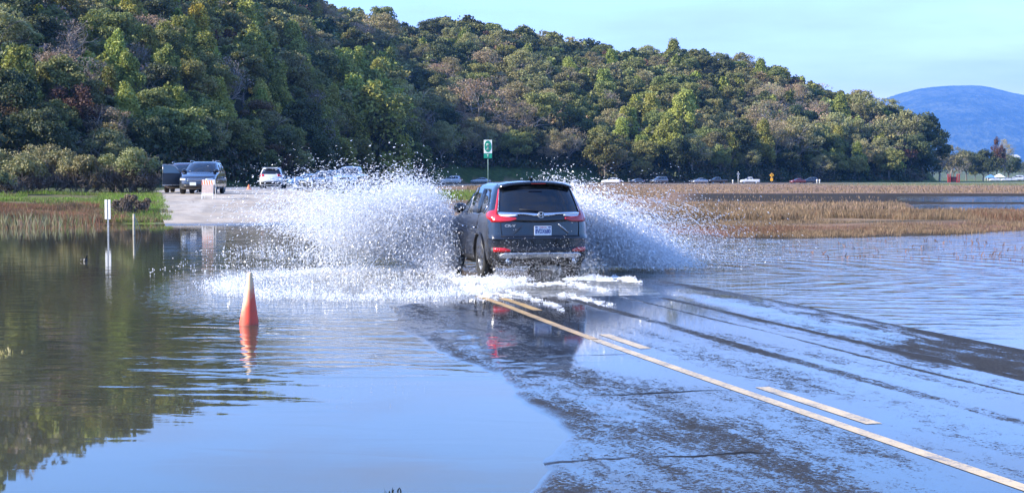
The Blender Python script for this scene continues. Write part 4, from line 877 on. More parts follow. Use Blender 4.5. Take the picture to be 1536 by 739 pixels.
# ---- trees standing on the plain at the right
def solo(px, D, sp_, s_, label, name='plain_tree', sx=1., sz=1.):
    x = atd(px, D); me, tm = PROTO[(sp_, int(px) % 3)]; o = empty(name, (x, D, gz(x, D)[0]-.1), px*1., label=label, cat='tree'); o.scale = (s_*sx, s_*sx, s_*sz)
    link('crown', me, None, o); link('trunk', tm, None, o)
for a in ((1409, 560, 'bare', 1.25, 'bare grey tree at the foot of the dark hill end'), (1398, 545, 'bare', 1.0, 'low bare grey tree tucked against the dark hill end'), (1425, 640, 'olive', 1.35, 'grey-green tree left of the red posts, between bare trees'),
          (1438, 700, 'bare', 1.2, 'thin bare tree directly above the red posts'), (1449, 720, 'dark', 1.35, 'rounded dark green tree just right of the red posts'), (1430, 730, 'mid', 1.2, 'green tree behind the red posts'), (1462, 800, 'mid', .9, 'small green tree left of the poplars'),
          (1474, 640, 'dark', .95, 'narrow dark tree left of the brown poplars'), (1481, 660, 'dark', 1.3, 'dark tree beside the poplars and the blue tent'), (1512, 690, 'dark', 1.1, 'dark tree on the right side of the poplars')): solo(*a)
solo(1495, 660, 'rust', 1.45, 'tall brown poplar on the plain, the left one of the tall pair', 'poplar_tree', .55, 1.35); solo(1506, 665, 'tan', 1.3, 'tall greyish poplar on the plain, the right one of the tall pair', 'poplar_tree', .55, 1.25)
for px, D, s_ in ((1528, 1300, 1.1), (1515, 1500, 1.3), (1455, 1450, 1.3), (1470, 1700, 1.6), (1500, 1800, 1.6), (1420, 1250, 1.4), (1540, 1100, 1.2)): solo(px, D, 'dark', s_, 'far dark tree dotting the fields below the blue mountain'); bpy.context.scene.collection.objects
for o in COL.objects:
    if o.get('label') == 'far dark tree dotting the fields below the blue mountain': o['group'] = 'far trees dotting the fields'

# ------------------------------------------------------------ bushes on the left bank
M_bushleaf = leafmat('bush_foliage', False, (.185, .180, .075), .2, .2); M_bushtwig = leafmat('bush_twigs', False, (.125, .10, .085), .2, .1); M_shrub = leafmat('shrub_twigs', False, (.14, .10, .065), .2, .1)
def bush(px, D, w, h, label, seed, name='round_bush', leaf=M_bushleaf, n=9000, cs=.055):
    rg = np.random.default_rng(seed); x = atd(px, D); z = gz(x, D)[0]; o = empty(name, (x, D, z-.05), 0, label=label, cat='bush')
    PP, NN, QQ = [], [], []; nc = int(26*w/3)
    for i in range(nc):
        th = rg.uniform(0, 6.28); u = rg.uniform(0, 1)**.6; c = np.array([math.cos(th)*w/2*rg.uniform(.1, .95)*(1-.35*u*u), math.sin(th)*w/3*rg.uniform(.1, .95), h*(.15+.70*u*(1-.2*rg.random()))]); r = rg.uniform(.14, .24)*h
        m = n//nc; d = rg.normal(0, 1, (m, 3)); d /= np.linalg.norm(d, axis=1)[:, None]; d[:, 2] = np.abs(d[:, 2])*np.where(rg.random(m) < .8, 1, -.6); PP.append(c+d*r*rg.uniform(.6, 1.12, m)[:, None]); NN.append(d)
    P, N = np.concatenate(PP), np.concatenate(NN); lowm = P[:, 2] < h*(.42+.25*rg.random(len(P))); V, F = cards(P[~lowm], N[~lowm], cs); me = np_mesh('foliage', V, F); me.materials.append(leaf); link('foliage', me, None, o)
    mb = MB(); tips = []
    for j in range(16):
        th = rg.uniform(0, 6.28); limb_mesh(mb, (math.cos(th)*w*.2*rg.random(), math.sin(th)*w*.15, 0), (math.cos(th)*.8, math.sin(th)*.6, .9), h*.55, .035, 2, rg, tips)
    V2, F2 = cards(P[lowm], N[lowm], cs*.8); me = mb.mesh('twigs'); me.materials.append(M_bushtwig); link('stems', me, None, o)
    me = np_mesh('twigs', V2, F2); me.materials.append(M_bushtwig); link('twigs', me, None, o)
bush(60, 93, 6.0, 3.1, 'tall round olive bush at the back, second from the left edge', 1, n=14000); bush(-8, 92, 4.2, 2.9, 'olive bush cut by the left edge of the photo', 2); bush(34, 88, 3.8, 2.1, 'lower olive bush in front of the tall one near the left edge', 3)
bush(122, 89, 3.4, 2.35, 'middle olive bush with a pale leafy top', 4); bush(165, 92, 2.8, 2.0, 'small dark bush wedged between the middle and the rightmost bush', 5); bush(192, 89.5, 3.9, 2.75, 'rightmost tall bush beside the parked SUV, grey twigs below', 6, n=11000)
bush(212, 93, 2.4, 2.0, 'dark green bush at the right end, beside the open car door', 7, leaf=leafmat('dark_bush_foliage', False, (.045, .06, .025), .1, .2)); bush(-50, 88, 4.5, 2.6, 'olive bush just outside the left edge of the photo', 8); bush(8, 84.5, 2.6, 1.4, 'low olive bush at the water side near the left edge', 9)
bush(187, 66.5, 1.9, .95, 'low reddish brown twiggy shrub above the grey stake', 10, 'small_shrub', M_shrub, 5000, .035); bush(213, 68, 1.1, .7, 'small greyish brown shrub on the green bank', 11, 'small_shrub', M_shrub, 3000, .035)

# ------------------------------------------------------------ grass and reeds
def blades(x, y, z, h, w, col, lean=.15):
    n = len(x); th = RNG.uniform(0, math.pi, n); dx, dy = np.cos(th)*w/2, np.sin(th)*w/2; lx, ly = RNG.normal(0, lean, n)*h, RNG.normal(0, lean, n)*h
    V = np.stack([np.stack([x-dx, y-dy, z-.05+0*x], -1), np.stack([x+dx, y+dy, z-.05+0*x], -1), np.stack([x+dx*.7+lx*.4, y+dy*.7+ly*.4, z+h*.55], -1), np.stack([x+lx, y+ly, z+h], -1)], 1).reshape(-1, 3)
    return V, np.arange(4*n).reshape(n, 4), np.repeat(col*RNG.uniform(.6, 1.45, (n, 1)), 4, 0)
M_grass = leafmat('grass_blades', True, trans=.35)
def grass(name, label, n, pxr, Dr, hfun, cols, w=.02, dens=None, wfun=None):
    D = 1/np.sqrt(RNG.uniform(1/Dr[1]**2, 1/Dr[0]**2, n)) if Dr[1] > 2*Dr[0] else RNG.uniform(*Dr, n)
    px = RNG.uniform(*pxr, n); x = atd(px, D); z = gz(x, D); m = z > -.22
    if dens is not None: m &= RNG.random(n) < dens(px, D, x, z)
    rn = road_near(x[None], D[None]); m &= (rn[0][0] > 6.2) | (rn[1][0] < -3.75+.7*fnoise(x, D, 1.3, 44))
    px, D, x, z = px[m], D[m], x[m], z[m]; h = hfun(px, D, x, z)*RNG.uniform(.5, 1.25, len(x)); k = RNG.integers(0, len(cols), len(x)); nn = fnoise(x, D, 3., 41)
    k = np.where(RNG.random(len(x)) < .6, np.clip((nn-.25)/.5*len(cols), 0, len(cols)-1).astype(int), k); c = np.array(cols)[k]
    V, F, C_ = blades(x, D, z, h, (w*np.ones(len(x)) if wfun is None else wfun(D)), c); me = np_mesh(name, V, F, False, C_); me.materials.append(M_grass); link(name, me, None, kind='stuff', label=label)
tan, tan2, redd, brn, grn, dgrn = (.25, .172, .108), (.18, .125, .082), (.17, .085, .055), (.10, .072, .05), (.14, .23, .03), (.10, .13, .04)
grass('marsh_grass', 'tall dry tan reeds along the right shore', 170000, (1000, 1640), (46, 76), lambda px, D, x, z: np.where(D > 57+3*fnoise(x, D, 7, 50),   .35, .13)*(.2+1.2*fnoise(x, D, 2.2, 51))*(1-.6*sstep(64, 70, D)), [redd, tan2, tan, tan, brn],
      dens=lambda px, D, x, z: np.where(z < .0, .06, 1.)*sstep(.38, .60, fnoise(x, D, 2.6, 52)+.10)*sstep(.25, .45, fnoise(x, D, 9, 58)), w=.011)
grass('marsh_grass', 'flat pinkish tan marsh grass between the reeds and the far road', 60000, (640, 1640), (76, 345), lambda px, D, x, z: .13+.10*fnoise(x, D, 9, 60)+.0002*D, [tan2, tan, (.27, .18, .13), brn, tan], dens=lambda px, D, x, z: np.where(z < 0.08, .0, 1.)*np.where((D > 96) & (D < 158) & (px > 1000), .10*(fnoise(x, D, 8, 45) > .5), 1)*(px > np.where(D < 120, 1000, 700)), wfun=lambda D: .016+.00040*D)
grass('marsh_grass', 'reddish brown marsh plants along the left shore', 90000, (-120, 190), (53, 72), lambda px, D, x, z: .06+.30*fnoise(x, D, 2, 53), [redd, redd, brn, tan2, (.25, .12, .08)], dens=lambda px, D, x, z: np.where(z < 0, .22, 1.)*np.where((px > 150) & (fnoise(x, D, 3, 54) > .45), .1, 1)*sstep(.38, .58, fnoise(x, D, 1.8, 57)+.08), w=.011)
grass('green_grass', 'short bright green grass on the left bank beside the ramp', 100000, (-100, 275), (60, 92), lambda px, D, x, z: .13+.12*fnoise(x, D, 3, 55), [grn, grn, dgrn, tan2, grn], w=.025, dens=lambda px, D, x, z: np.where(z < .02, 0, 1.)*np.where(px > 150, 1., np.where(D > 70, .8*(fnoise(x, D, 2.5, 46) > .55), .03)))
grass('green_grass', 'strip of green grass behind the driving SUV', 6000, (630, 740), (75, 105), lambda px, D, x, z: .2+0*x, [grn, dgrn, tan2], w=.04)
grass('water_reeds', 'thin grey reeds standing in the dark water at the left', 2600, (-60, 140), (44, 59), lambda px, D, x, z: .55+0*x, [tan2, brn, dgrn, (.2, .19, .12)], w=.022, dens=lambda px, D, x, z: sstep(.45, .65, fnoise(x, D, 3, 56)))
def sprigs(name, label, spots, col, n=9, h=.12, spread=.06, w=.006):
    Vs, Fs, Cs = [], [], []; b = 0
    for x, y in spots:
        X = x+RNG.normal(0, spread, n); Y = y+RNG.normal(0, spread, n); V, F, C_ = blades(X, Y, np.zeros(n), h*RNG.uniform(.3, 1, n), w*np.ones(n), np.array([col]*n), .6); Vs.append(V); Fs.append(F+b); Cs.append(C_); b += len(V)
    me = np_mesh(name, np.concatenate(Vs), np.concatenate(Fs), False, np.concatenate(Cs)); me.materials.append(M_grass); return link(name, me, None, label=label, cat='plant')
p = onz(586, 737); sprigs('plant_tip', 'tiny dark plant tip poking out of the water at the bottom edge, left one', [(p.x, p.y)], (.02, .03, .04), 8, .03, .02, .006)
p = onz(602, 737); sprigs('plant_tip', 'tiny dark plant tip poking out of the water at the bottom edge, right one', [(p.x, p.y)], (.02, .03, .04), 3, .03, .005, .006)
p = onz(6, 530); sprigs('plant_tuft', 'pale yellow plant tuft floating at the left edge', [(p.x, p.y)], (.35, .30, .14), 26, .06, .09, .012)
spots = [(atd(a, b), b) for a, b in zip(RNG.uniform(1180, 1600, 60), RNG.uniform(33, 46, 60))]; o = sprigs('floating_weed', None, spots, (.22, .12, .10), 6, .10, .22, .012); del o['category']; tag(o, 'sparse reddish weeds scattered over the rippled water at the right', kind='stuff')

# ------------------------------------------------------------ cone, posts, barricade, signs
M_cone = NT('faded_orange'); t = M_cone; n = t.noise(t.coord(), 7, 6, .7); sp_ = t.new('SeparateXYZ'); t.l.new(t.coord(), sp_.inputs[0])
fade = t.ramp(t.math('ADD', sp_.outputs[2], t.math('ADD', t.math('MULTIPLY', sp_.outputs[0], -2.2), t.math('MULTIPLY', t.math('SUBTRACT', n, .5), .35))), .22, .56)   # the old plastic is bleached towards the tip and paler on its left side
c = t.mix(fade, (.72, .075, .035), (.74, .52, .30)); c = t.mix(t.ramp(n, .62, .72, 0, .6), c, (.25, .06, .04)); g_ = t.noise(t.coord((1, 1, .35)), 28, 5, .7); c = t.mix(t.ramp(g_, .56, .70, 0, .55), c, (.20, .13, .09)); c = t.mix(t.ramp(sp_.outputs[2], .05, -.01, 0, .7), c, (.22, .09, .05)); t.l.new(c, t.p.inputs['Base Color']); t.set(Roughness=.55); M_cone = t.m
p = onz(373.5, 487); hc = .655
cn = empty('traffic_cone', (p.x, p.y, 0), 0, label='faded orange traffic cone standing in the flood water left of the road', cat='traffic cone')
MB().lathe([(.001, hc), (.024, hc), (.030, hc-.012), (.034, hc-.05), (.075, .30), (.108, .10), (.124, -.02), (.128, -.1), (.10, -.1), (.02, hc-.06)], 36).build('cone_body', M_cone, cn)
MB().box((0, 0, -.13), (.38, .38, .05)).build('base', plain('cone_rubber', (.03, .03, .03)), cn, bevel=.02)
cn.rotation_euler = (R(1.), R(1.6), .2)
M_dw = plain('delineator_white', (.62, .62, .60), .5, var=.06); M_post = plain('galvanised_post', (.30, .32, .34), .5, .6); M_wood = plain('weathered_wood', (.34, .31, .24), .9, var=.3, scale=20)
p = onz(162, 353); dl = empty('road_marker', (p.x, p.y, -.1), -.2, label='white twin-panel road marker post sticking out of the dark water', cat='post')
MB().box((0, .02, .45), (.055, .02, 1.5)).box((.0, .035, .45), (.015, .02, 1.5)).build('post', M_post, dl)
for sx in (-.058, .058): MB().box((sx, 0, .92), (.085, .012, .62)).build('panel', M_dw, dl, bevel=.02)
p = onz(201, 353); st_ = empty('wooden_stake', (p.x, p.y, -.2), 0, label='grey wooden stake with a leaning wire in the water right of the white marker', cat='post')
MB().tube([(0, 0, -.4), (0, 0, .88)], [.04, .036], 8).build('stake', M_wood, st_); MB().tube([(0, 0, .84), (.12, .02, .6), (.27, .05, .1)], .006, 5).tube([(0.02, 0, .84), (.17, .02, .1)], .004, 5).build('wire', M_post, st_)
p = onz(127, 392); MBf = MB().tube([(p.x, p.y, -.1), (p.x+.02, p.y, .05), (p.x+.06, p.y, .13)], [.05, .045, .02], 7).tube([(p.x+.01, p.y, .05), (p.x-.1, p.y, .03)], .012, 5); o = MBf.build('driftwood', plain('wet_wood', (.02, .018, .015), .5), label='small dark stub of wood poking out of the left water', cat='driftwood')
# barricade
M_or = plain('barricade_orange', (.78, .20, .07), .5); M_sheet = plain('barricade_sheet', (.42, .33, .30), .6)
bx, by = atd(313.5, 79.5), 79.5; br = empty('barricade', (bx, by, rz_at(bx, by)), -.12, label='folding barricade with orange and white stripes standing in front of the parked SUV', cat='barricade')
for sy in (-1, 1):
    for sx in (-.29, .29): MB().box((sx, sy*.17, .48), (.045, .03, 1.0), Matrix.Rotation(sy*.16, 3, 'X')).build('leg', M_dw, br)
bd = MB().box((0, -.14, .83), (.64, .02, .26), Matrix.Rotation(-.16, 3, 'X')).build('striped_board', M_dw, br)
for i in range(5):
    x = -.32+.13*i+.005; yb = lambda z_: -.14+(z_-.83)*.16-.011; V = [(x, yb(.715), .715), (x+.065, yb(.715), .715), (x+.015, yb(.945), .945), (x-.05, yb(.945), .945)]
    V = [(max(-.318, min(.318, a)), b-.006, c_) for a, b, c_ in V]; V += [(a, b+.004, c_) for a, b, c_ in V]
    MB().add(V, [(0, 1, 2, 3), (7, 6, 5, 4), (0, 4, 5, 1), (1, 5, 6, 2), (2, 6, 7, 3), (3, 7, 4, 0)]).build('stripe', M_or, bd)
MB().box((0, -.19, .50), (.60, .015, .42), Matrix.Rotation(-.16, 3, 'X')).build('sheet', M_sheet, br); MB().box((0, -.235, .22), (.62, .02, .13), Matrix.Rotation(-.16, 3, 'X')).build('lower_board', M_dw, br)
MB().box((0, .14, .83), (.64, .02, .20), Matrix.Rotation(.16, 3, 'X')).build('rear_board', M_dw, br)
# square board on a post behind the SUV, red sign behind the bushes
M_sgreen = plain('sign_green', (.005, .24, .15), .4); M_swhite = plain('sign_white', (.72, .76, .74), .45, var=.05); M_syel = plain('sign_yellow', (.85, .42, .02), .4)
def sign(name, px, D, label, w=.6): x = atd(px, D); return empty(name, (x, D, near_rz(x, D)), 0, label=label, cat='sign')
s1 = sign('road_sign', 320.5, 91, 'plain white sign panel on a post peeking out right of the parked SUV'); MB().tube([(0, 0, -.3), (0, 0, 1.95)], .03, 8).build('post', M_post, s1); MB().box((0, -.04, 1.55), (.20, .012, .62)).build('panel', M_swhite, s1, bevel=.01)
s1 = sign('road_sign', 217, 99, 'faded red sign showing above the right end of the bushes'); MB().tube([(0, 0, -.3), (0, 0, 1.9)], .03, 8).build('post', M_post, s1); MB().box((0, -.04, 1.72), (.42, .012, .34)).build('panel', plain('sign_red', (.50, .13, .13), .5), s1, bevel=.01); MB().box((0, -.05, 1.72), (.30, .008, .05)).build('white_band', M_swhite, s1)
# green sign: D from its size
gs = sign('green_sign', 732, 118, 'tall green and white route sign on a thin pole left of the driving SUV'); zb_ = gs.location.z
zt = CAMH + (HOR-210)/FPX*118 - zb_; zm = CAMH + (HOR-238)/FPX*118 - zb_
MB().tube([(.02, 0, -.3), (0, 0, zt-.1)], .035, 8).build('pole', plain('pole_green', (.12, .2, .17), .6), gs)
pn = MB().box((0, -.06, zt-.52), (.62, .012, 1.02)).build('panel', M_swhite, gs, bevel=.01)
E = [(.268*math.cos(a), .45*math.sin(a)) for a in np.linspace(0, 2*math.pi, 33)[:-1]]
MB().add([(a, -.075, zt-.50+b) for a, b in E]+[(a, -.068, zt-.50+b) for a, b in E], [tuple(range(32)), tuple(range(63, 31, -1))]+[(i, 32+i, 32+(i+1) % 32, (i+1) % 32) for i in range(32)]).build('emblem', M_sgreen, pn)
em = MB(); z0 = zt-.50
em.tube([(-.10, -.078, z0+.20), (.10, -.078, z0+.20), (0, -.078, z0-.02), (-.10, -.078, z0+.20)], .014, 4).tube([(-.12, -.078, z0+.02), (0, -.078, z0+.20), (.12, -.078, z0+.02)], .014, 4).tube([(-.10, -.078, z0-.26), (0, -.078, z0-.02), (.10, -.078, z0-.26)], .022, 4).tube([(0, -.078, z0-.02), (0, -.078, z0-.28)], .012, 4); em.build('symbol', M_swhite, pn)
lp = MB().box((0, -.06, zm+.21), (.62, .012, .36)).build('lower_panel', M_sgreen, gs, bevel=.01); MB().tube([(0, -.072, zm+.32), (0, -.072, zm+.10)], .012, 4).tube([(-.07, -.072, zm+.26), (0, -.072, zm+.33), (.07, -.072, zm+.26)], .012, 4).build('arrow', M_swhite, lp)
# far signs
ys_ = sign('warning_sign', 1157, 372, 'yellow diamond warning sign with a yellow plaque beside the far road'); q = Matrix.Rotation(math.pi/4, 3, 'Y')
MB().tube([(0, 0, 0), (0, 0, 2.6)], .06, 6).build('post', M_post, ys_); MB().box((0, -.08, 2.05), (.78, .03, .78), q).build('diamond_panel', M_syel, ys_); MB().box((0, -.08, 1.0), (.62, .03, .72)).build('plaque', M_syel, ys_)
MB().tube([(0, -.11, 1.8), (0, -.11, 2.3)], .05, 4).tube([(-.14, -.11, 2.15), (0, -.11, 2.35), (.14, -.11, 2.15)], .04, 4).build('symbol', M_black, ys_)
ys_ = sign('road_sign', 1107, 372, 'pale grey back of a diamond sign beside the far road'); MB().tube([(0, 0, 0), (0, 0, 2.9)], .07, 6).build('post', M_swhite, ys_); MB().box((0, -.08, 2.35), (.62, .03, .62), q).build('diamond_panel', M_post, ys_); MB().box((0, -.08, 1.5), (.46, .03, .5)).build('plaque', M_post, ys_)
for px, D, h, lb in ((443, 133, .95, 'white road post at the right edge of the ramp top'), (1099, 372, .9, 'short white marker post left of the pale sign'), (1225, 385, 1.0, 'cream marker post right of the dark blue SUV, left of a pair'), (1229, 386, 1.0, 'cream marker post right of the dark blue SUV, right of a pair')):
    x = atd(px, D); po = empty('marker_post', (x, D, near_rz(x, D)), 0, label=lb, cat='post'); w_ = .09 if D < 200 else .2
    MB().tube([(0, 0, -.2), (0, 0, h)], w_*.55, 8).build('post', M_dw, po); MB().tube([(0, 0, h*.55), (0, 0, h+.03)], w_*.95, 8).build('cap', M_dw, po)
x = atd(373.5, 118); oc = empty('small_cone', (x, 118, near_rz(x, 118)), 0, label='small orange and white cone on the road left of the white SUV', cat='traffic cone'); MB().lathe([(.17, 0), (.03, .38), (.001, .38)], 12).build('cone_body', M_or, oc); MB().lathe([(.115, .15), (.075, .25)], 12).build('white_band', M_dw, oc); MB().box((0, 0, .015), (.38, .38, .03)).build('base', M_or, oc)
# dark red box between red posts
rd = plain('red_painted_wood', (.33, .03, .03), .7); x = atd(1429.5, 455); rb = empty('red_stand', (x, 455, gz(x, 455)[0]), 0, label='dark red boxy stand between tall red posts beside the far road', cat='stand')
for px_ in (1421.5, 1424.5, 1435, 1438): MB().box((atd(px_, 455)-x, 0, 1.25), (.28, .28, 2.6)).build('post', rd, rb)
MB().box((0, .6, .95), (2.3, 1.2, 1.5)).box((0, -.05, 1.6), (2.5, .1, .12)).build('box_body', plain('dark_red_wood', (.06, .008, .012), .7), rb, bevel=.05); MB().box((1.2, .3, .2), (.5, .6, .7)).build('wheel_box', M_black, rb)
# tents, parked vehicles and the house on the plain
M_tentb = plain('blue_canvas', (.10, .25, .60), .7); M_tentw = plain('white_canvas', (.78, .80, .82), .7)
def tent(px, D, w, h, m, lb):
    x = atd(px, D); o = empty('tent', (x, D, gz(x, D)[0]), 0, label=lb, cat='tent')
    MB().add([(-w/2, -w/2, h*.55), (w/2, -w/2, h*.55), (w/2, w/2, h*.55), (-w/2, w/2, h*.55), (-w*.08, 0, h), (w*.08, 0, h)], [(0, 1, 5, 4), (1, 2, 5), (2, 3, 4, 5), (3, 0, 4), (0, 3, 2, 1)]).build('canopy', m, o)
    for a in (-1, 1):
        for b in (-1, 1): MB().tube([(a*w*.46, b*w*.46, -.2), (a*w*.46, b*w*.46, h*.56)], .08, 6).build('leg', M_dw, o)
tent(1485, 620, 3.6, 2.6, M_tentb, 'blue canopy tent at the foot of the poplars'); tent(1498, 625, 4.0, 2.9, M_tentw, 'white canopy tent right of the blue one')
for i, (px, D, lb) in enumerate(((1491, 612, 'white sedan between the blue tent and the white tent'), (1508, 618, 'white sedan right of the white tent'), (1517, 622, 'white sedan second from the right edge, on the plain'), (1531, 628, 'white sedan at the right edge, on the plain'))):
    make_vehicle('parked_sedan', 'sedan', wht, (atd(px, D), D, gz(atd(px, D), D)[0]), math.pi/2, lb, 'car', 1, 'white cars parked on the far plain')
x = atd(1524, 625); make_vehicle('parked_van', 'suv', wht, (x, 625, gz(x, 625)[0]), math.pi/2, 'tall white van behind the white sedans on the plain', 'van', 1, None, 1.35)
x = atd(1521, 1750); z = gz(x, 1750)[0]; hs = empty('white_house', (x, 1750, z-2), .2, label='small white house among trees on the far slope at the right', cat='house')
zt_ = CAMH + (HOR-232)/FPX*1750 - z + 2
MB().box((0, 0, zt_*.5-1.5), (9, 8, zt_-3)).build('wall', M_tentw, hs); MB().add([(-5, -5, zt_-3.1), (5, -5, zt_-3.1), (5, 5, zt_-3.1), (-5, 5, zt_-3.1), (-3, 0, zt_), (3, 0, zt_)], [(0, 1, 5, 4), (1, 2, 5), (2, 3, 4, 5), (3, 0, 4), (0, 3, 2, 1)]).build('roof', plain('pale_roof', (.45, .45, .46), .8), hs)
for a in (-2.5, 0, 2.5): MB().box((a, -4.02, zt_-4.8), (1.2, .06, 1.4)).build('window', M_glass, hs)

# ------------------------------------------------------------ spray, foam
t = NT('spray_water'); t.n.remove(t.p); df = t.new('BsdfDiffuse'); df.inputs[0].default_value = (.97, .98, 1., 1); tr = t.new('BsdfTranslucent'); tr.inputs[0].default_value = (.97, .98, 1., 1)
gs_ = t.new('BsdfGlossy'); gs_.inputs['Roughness'].default_value = .25; tp_ = t.new('BsdfTransparent')
m = t.new('MixShader'); m.inputs[0].default_value = .5; t.l.new(df.outputs[0], m.inputs[1]); t.l.new(tr.outputs[0], m.inputs[2])
m2 = t.new('MixShader'); m2.inputs[0].default_value = .12; t.l.new(m.outputs[0], m2.inputs[1]); t.l.new(gs_.outputs[0], m2.inputs[2]); t.l.new(m2.outputs[0], t.out.inputs[0]); M_spray = t.m
OCT = np.array([(1, 0, 0), (-1, 0, 0), (0, 1, 0), (0, -1, 0), (0, 0, 1), (0, 0, -1)], float); OF = np.array([(0, 2, 4), (2, 1, 4), (1, 3, 4), (3, 0, 4), (2, 0, 5), (1, 2, 5), (3, 1, 5), (0, 3, 5)])
TET = np.array([(1, 1, 1), (-1, -1, 1), (-1, 1, -1), (1, -1, -1)], float)*.75; TF = np.array([(0, 1, 2), (0, 3, 1), (0, 2, 3), (1, 3, 2)])
def drops(name, label, P, r, vel=None, stretch=1.6, shape='oct'):
    B, Fb = (OCT, OF) if shape == 'oct' else (TET, TF); n = len(P)
    rot = RNG.normal(0, 1, (n, 3, 3)); q, _ = np.linalg.qr(rot) if n < 400000 else (rot, 0)
    V = np.einsum('nij,kj->nki', q, B)*r[:, None, None]
    if vel is not None:
        d = vel/(np.linalg.norm(vel, axis=1)[:, None]+1e-6); s_ = (V*d[:, None, :]).sum(-1, keepdims=True); V = V + d[:, None, :]*s_*(stretch-1)
    V = V + P[:, None, :]; F = Fb[None] + (np.arange(n)*len(B))[:, None, None]
    me = np_mesh(name, V.reshape(-1, 3), F.reshape(-1, 3), False); me.materials.append(M_spray); return link(name, me, None, kind='stuff', label=label)
ANG = math.atan2(.235, .972); FW = np.array([-math.sin(ANG), math.cos(ANG), 0]); RT_ = np.array([math.cos(ANG), math.sin(ANG), 0]); CC_ = np.array([HERO.location.x, HERO.location.y, 0])
def plume(n, sg, y0, lat, up, fwd, tmax, seed, tpow=1., jit=.05, corr=True, fans=0, x0=.85):
    """thrown water: each drop flies from the wheel on its own arc; returns position and velocity"""
    rg = np.random.default_rng(seed); tau = tmax*rg.random(n)**tpow
    a = rg.random(n)
    if fans: a = np.clip((np.floor(a*fans)+.5+rg.normal(0, .16, n))/fans, 0, 1)
    vl = lat[0] + (lat[1]-lat[0])*a + rg.normal(0, .35, n); vu = up[0] + (up[1]-up[0])*(1-a if corr else rg.random(n))*rg.uniform(.55, 1.05, n) + rg.normal(0, .25, n)
    vf = rg.uniform(*fwd, n) + rg.normal(0, .3, n)
    pos = CC_ + FW*(y0 + vf*tau)[:, None] + RT_*(sg*(x0 + vl*tau))[:, None]; pos[:, 2] = .03 + vu*tau - 4.9*tau*tau
    vel = FW*(vf+5)[:, None]*.0 + RT_*(sg*vl)[:, None] + FW*vf[:, None]; vel[:, 2] = vu-9.8*tau
    cl = fnoise(vl*tau*3+seed, vu*tau*3+vf, 1.3, seed % 7); pos += rg.normal(0, jit, (n, 3))*(1+tau[:, None]*2); keep = (pos[:, 2] > -.02) & (cl > .34+.30*(rg.random(n)-.5))
    l_ = x0 + vl*tau; ok_ = (pos[:, 2] > .05+.26*np.maximum(l_-1.5, 0)*(sg < 0)) | (rg.random(n) < .10)
    return pos[keep & ok_], vel[keep & ok_]
PL = []
def add_plume(r0, r1, *a, **k):
    P, V = plume(*a, **k); rr_ = r0*(r1/r0)**(RNG.random(len(P))**2.2); PL.append((P, V, rr_))
# left side
add_plume(.0035, .010, 55000, -1, 1.5, (.9, 5.8), (2.2, 5.8), (-2.2, .6), .78, 11, tpow=.75, jit=.06, fans=9)
add_plume(.0035, .011, 66000, -1, 1.6, (1.3, 3.9), (3.6, 5.9), (-1.2, .8), 1.05, 12, tpow=.9, jit=.08, fans=6)
add_plume(.0035, .010, 24000, -1, .9, (.9, 2.4), (.6, 3.6), (-2.6, -.6), .6, 13, tpow=.9, jit=.05, fans=7)
add_plume(.0035, .009, 22000, -1, 1.4, (3.2, 6.2), (3.0, 4.6), (-1.6, 1.8), .85, 14, tpow=.7, jit=.12)
add_plume(.0035, .011, 66000, -1, 1.4, (1.4, 5.2), (4.2, 5.85), (-1.8, 1.2), .85, 15, tpow=.8, jit=.11, corr=False, fans=10)
add_plume(.0035, .011, 66000, -1, 1.25, (.55, 2.5), (1.5, 5.3), (-1.5, .4), .95, 16, tpow=.85, jit=.05, fans=5)
nl = len(PL)
drp = lambda L: (np.concatenate([p[0] for p in L]), np.concatenate([p[1] for p in L]), np.concatenate([p[2] for p in L]))
P, V, r_ = drp(PL); drops('left_spray', 'tall white fan of spray thrown out left of the driving SUV', P, r_, V, 2.8, 'tet'); print('left', len(P)); PL = []
add_plume(.0035, .011, 84000, 1, 1.2, (.3, 3.4), (3.2, 5.7), (-1.6, .6), 1.0, 21, tpow=.85, jit=.07, fans=7)
add_plume(.0035, .011, 78000, 1, .9, (1.2, 4.3), (3.2, 5.4), (-1.8, .6), .95, 22, tpow=.7, jit=.05, fans=9)
add_plume(.0035, .009, 24000, 1, .6, (.2, 1.5), (2.0, 4.9), (-1.2, .8), .95, 23, tpow=.9, jit=.08)
add_plume(.004, .010, 26000, 1, .7, (2.4, 3.9), (2.4, 4.8), (-1.6, -.2), .95, 25, tpow=.6, jit=.018, fans=13)
add_plume(.004, .010, 16000, 1, 1.3, (3.8, 7.2), (3.0, 5.1), (-.6, 2.0), .95, 24, tpow=.6, jit=.15)
P, V, r_ = drp(PL); drops('right_spray', 'white and blue sheet of spray thrown out right of the driving SUV', P, r_, V, 3.2, 'tet'); print('right', len(P)); PL = []
def streaks(name, label, n, sg, y0, lat, up, fwd, t0r, dur, seed, rad=(.003, .010), x0=.9):
    rg = np.random.default_rng(seed); mb = MB()
    for i in range(n):
        a = rg.random(); vl = lat[0]+(lat[1]-lat[0])*a; vu = up[0]+(up[1]-up[0])*rg.random(); vf = rg.uniform(*fwd); ta = rg.uniform(*t0r); du = rg.uniform(*dur); r = rg.uniform(*rad); pts = []; ph = rg.uniform(0, 6)
        for k in range(9):
            tt = ta+du*k/8; q = CC_ + FW*(y0+vf*tt) + RT_*(sg*(x0+vl*tt)); q = q + rg.normal(0, .012, 3); z = .03+vu*tt-4.9*tt*tt
            if z < 0: break
            pts.append((q[0], q[1], z))
        if len(pts) > 3: m_ = len(pts)-1; mb.tube(pts, [r*max(.15, math.sin(math.pi*(k+.6)/(m_+1.2)))*rg.uniform(.5, 1.3) for k in range(m_+1)], 5)
    o = mb.build(name, M_spray); return tag(o, label, kind='stuff')
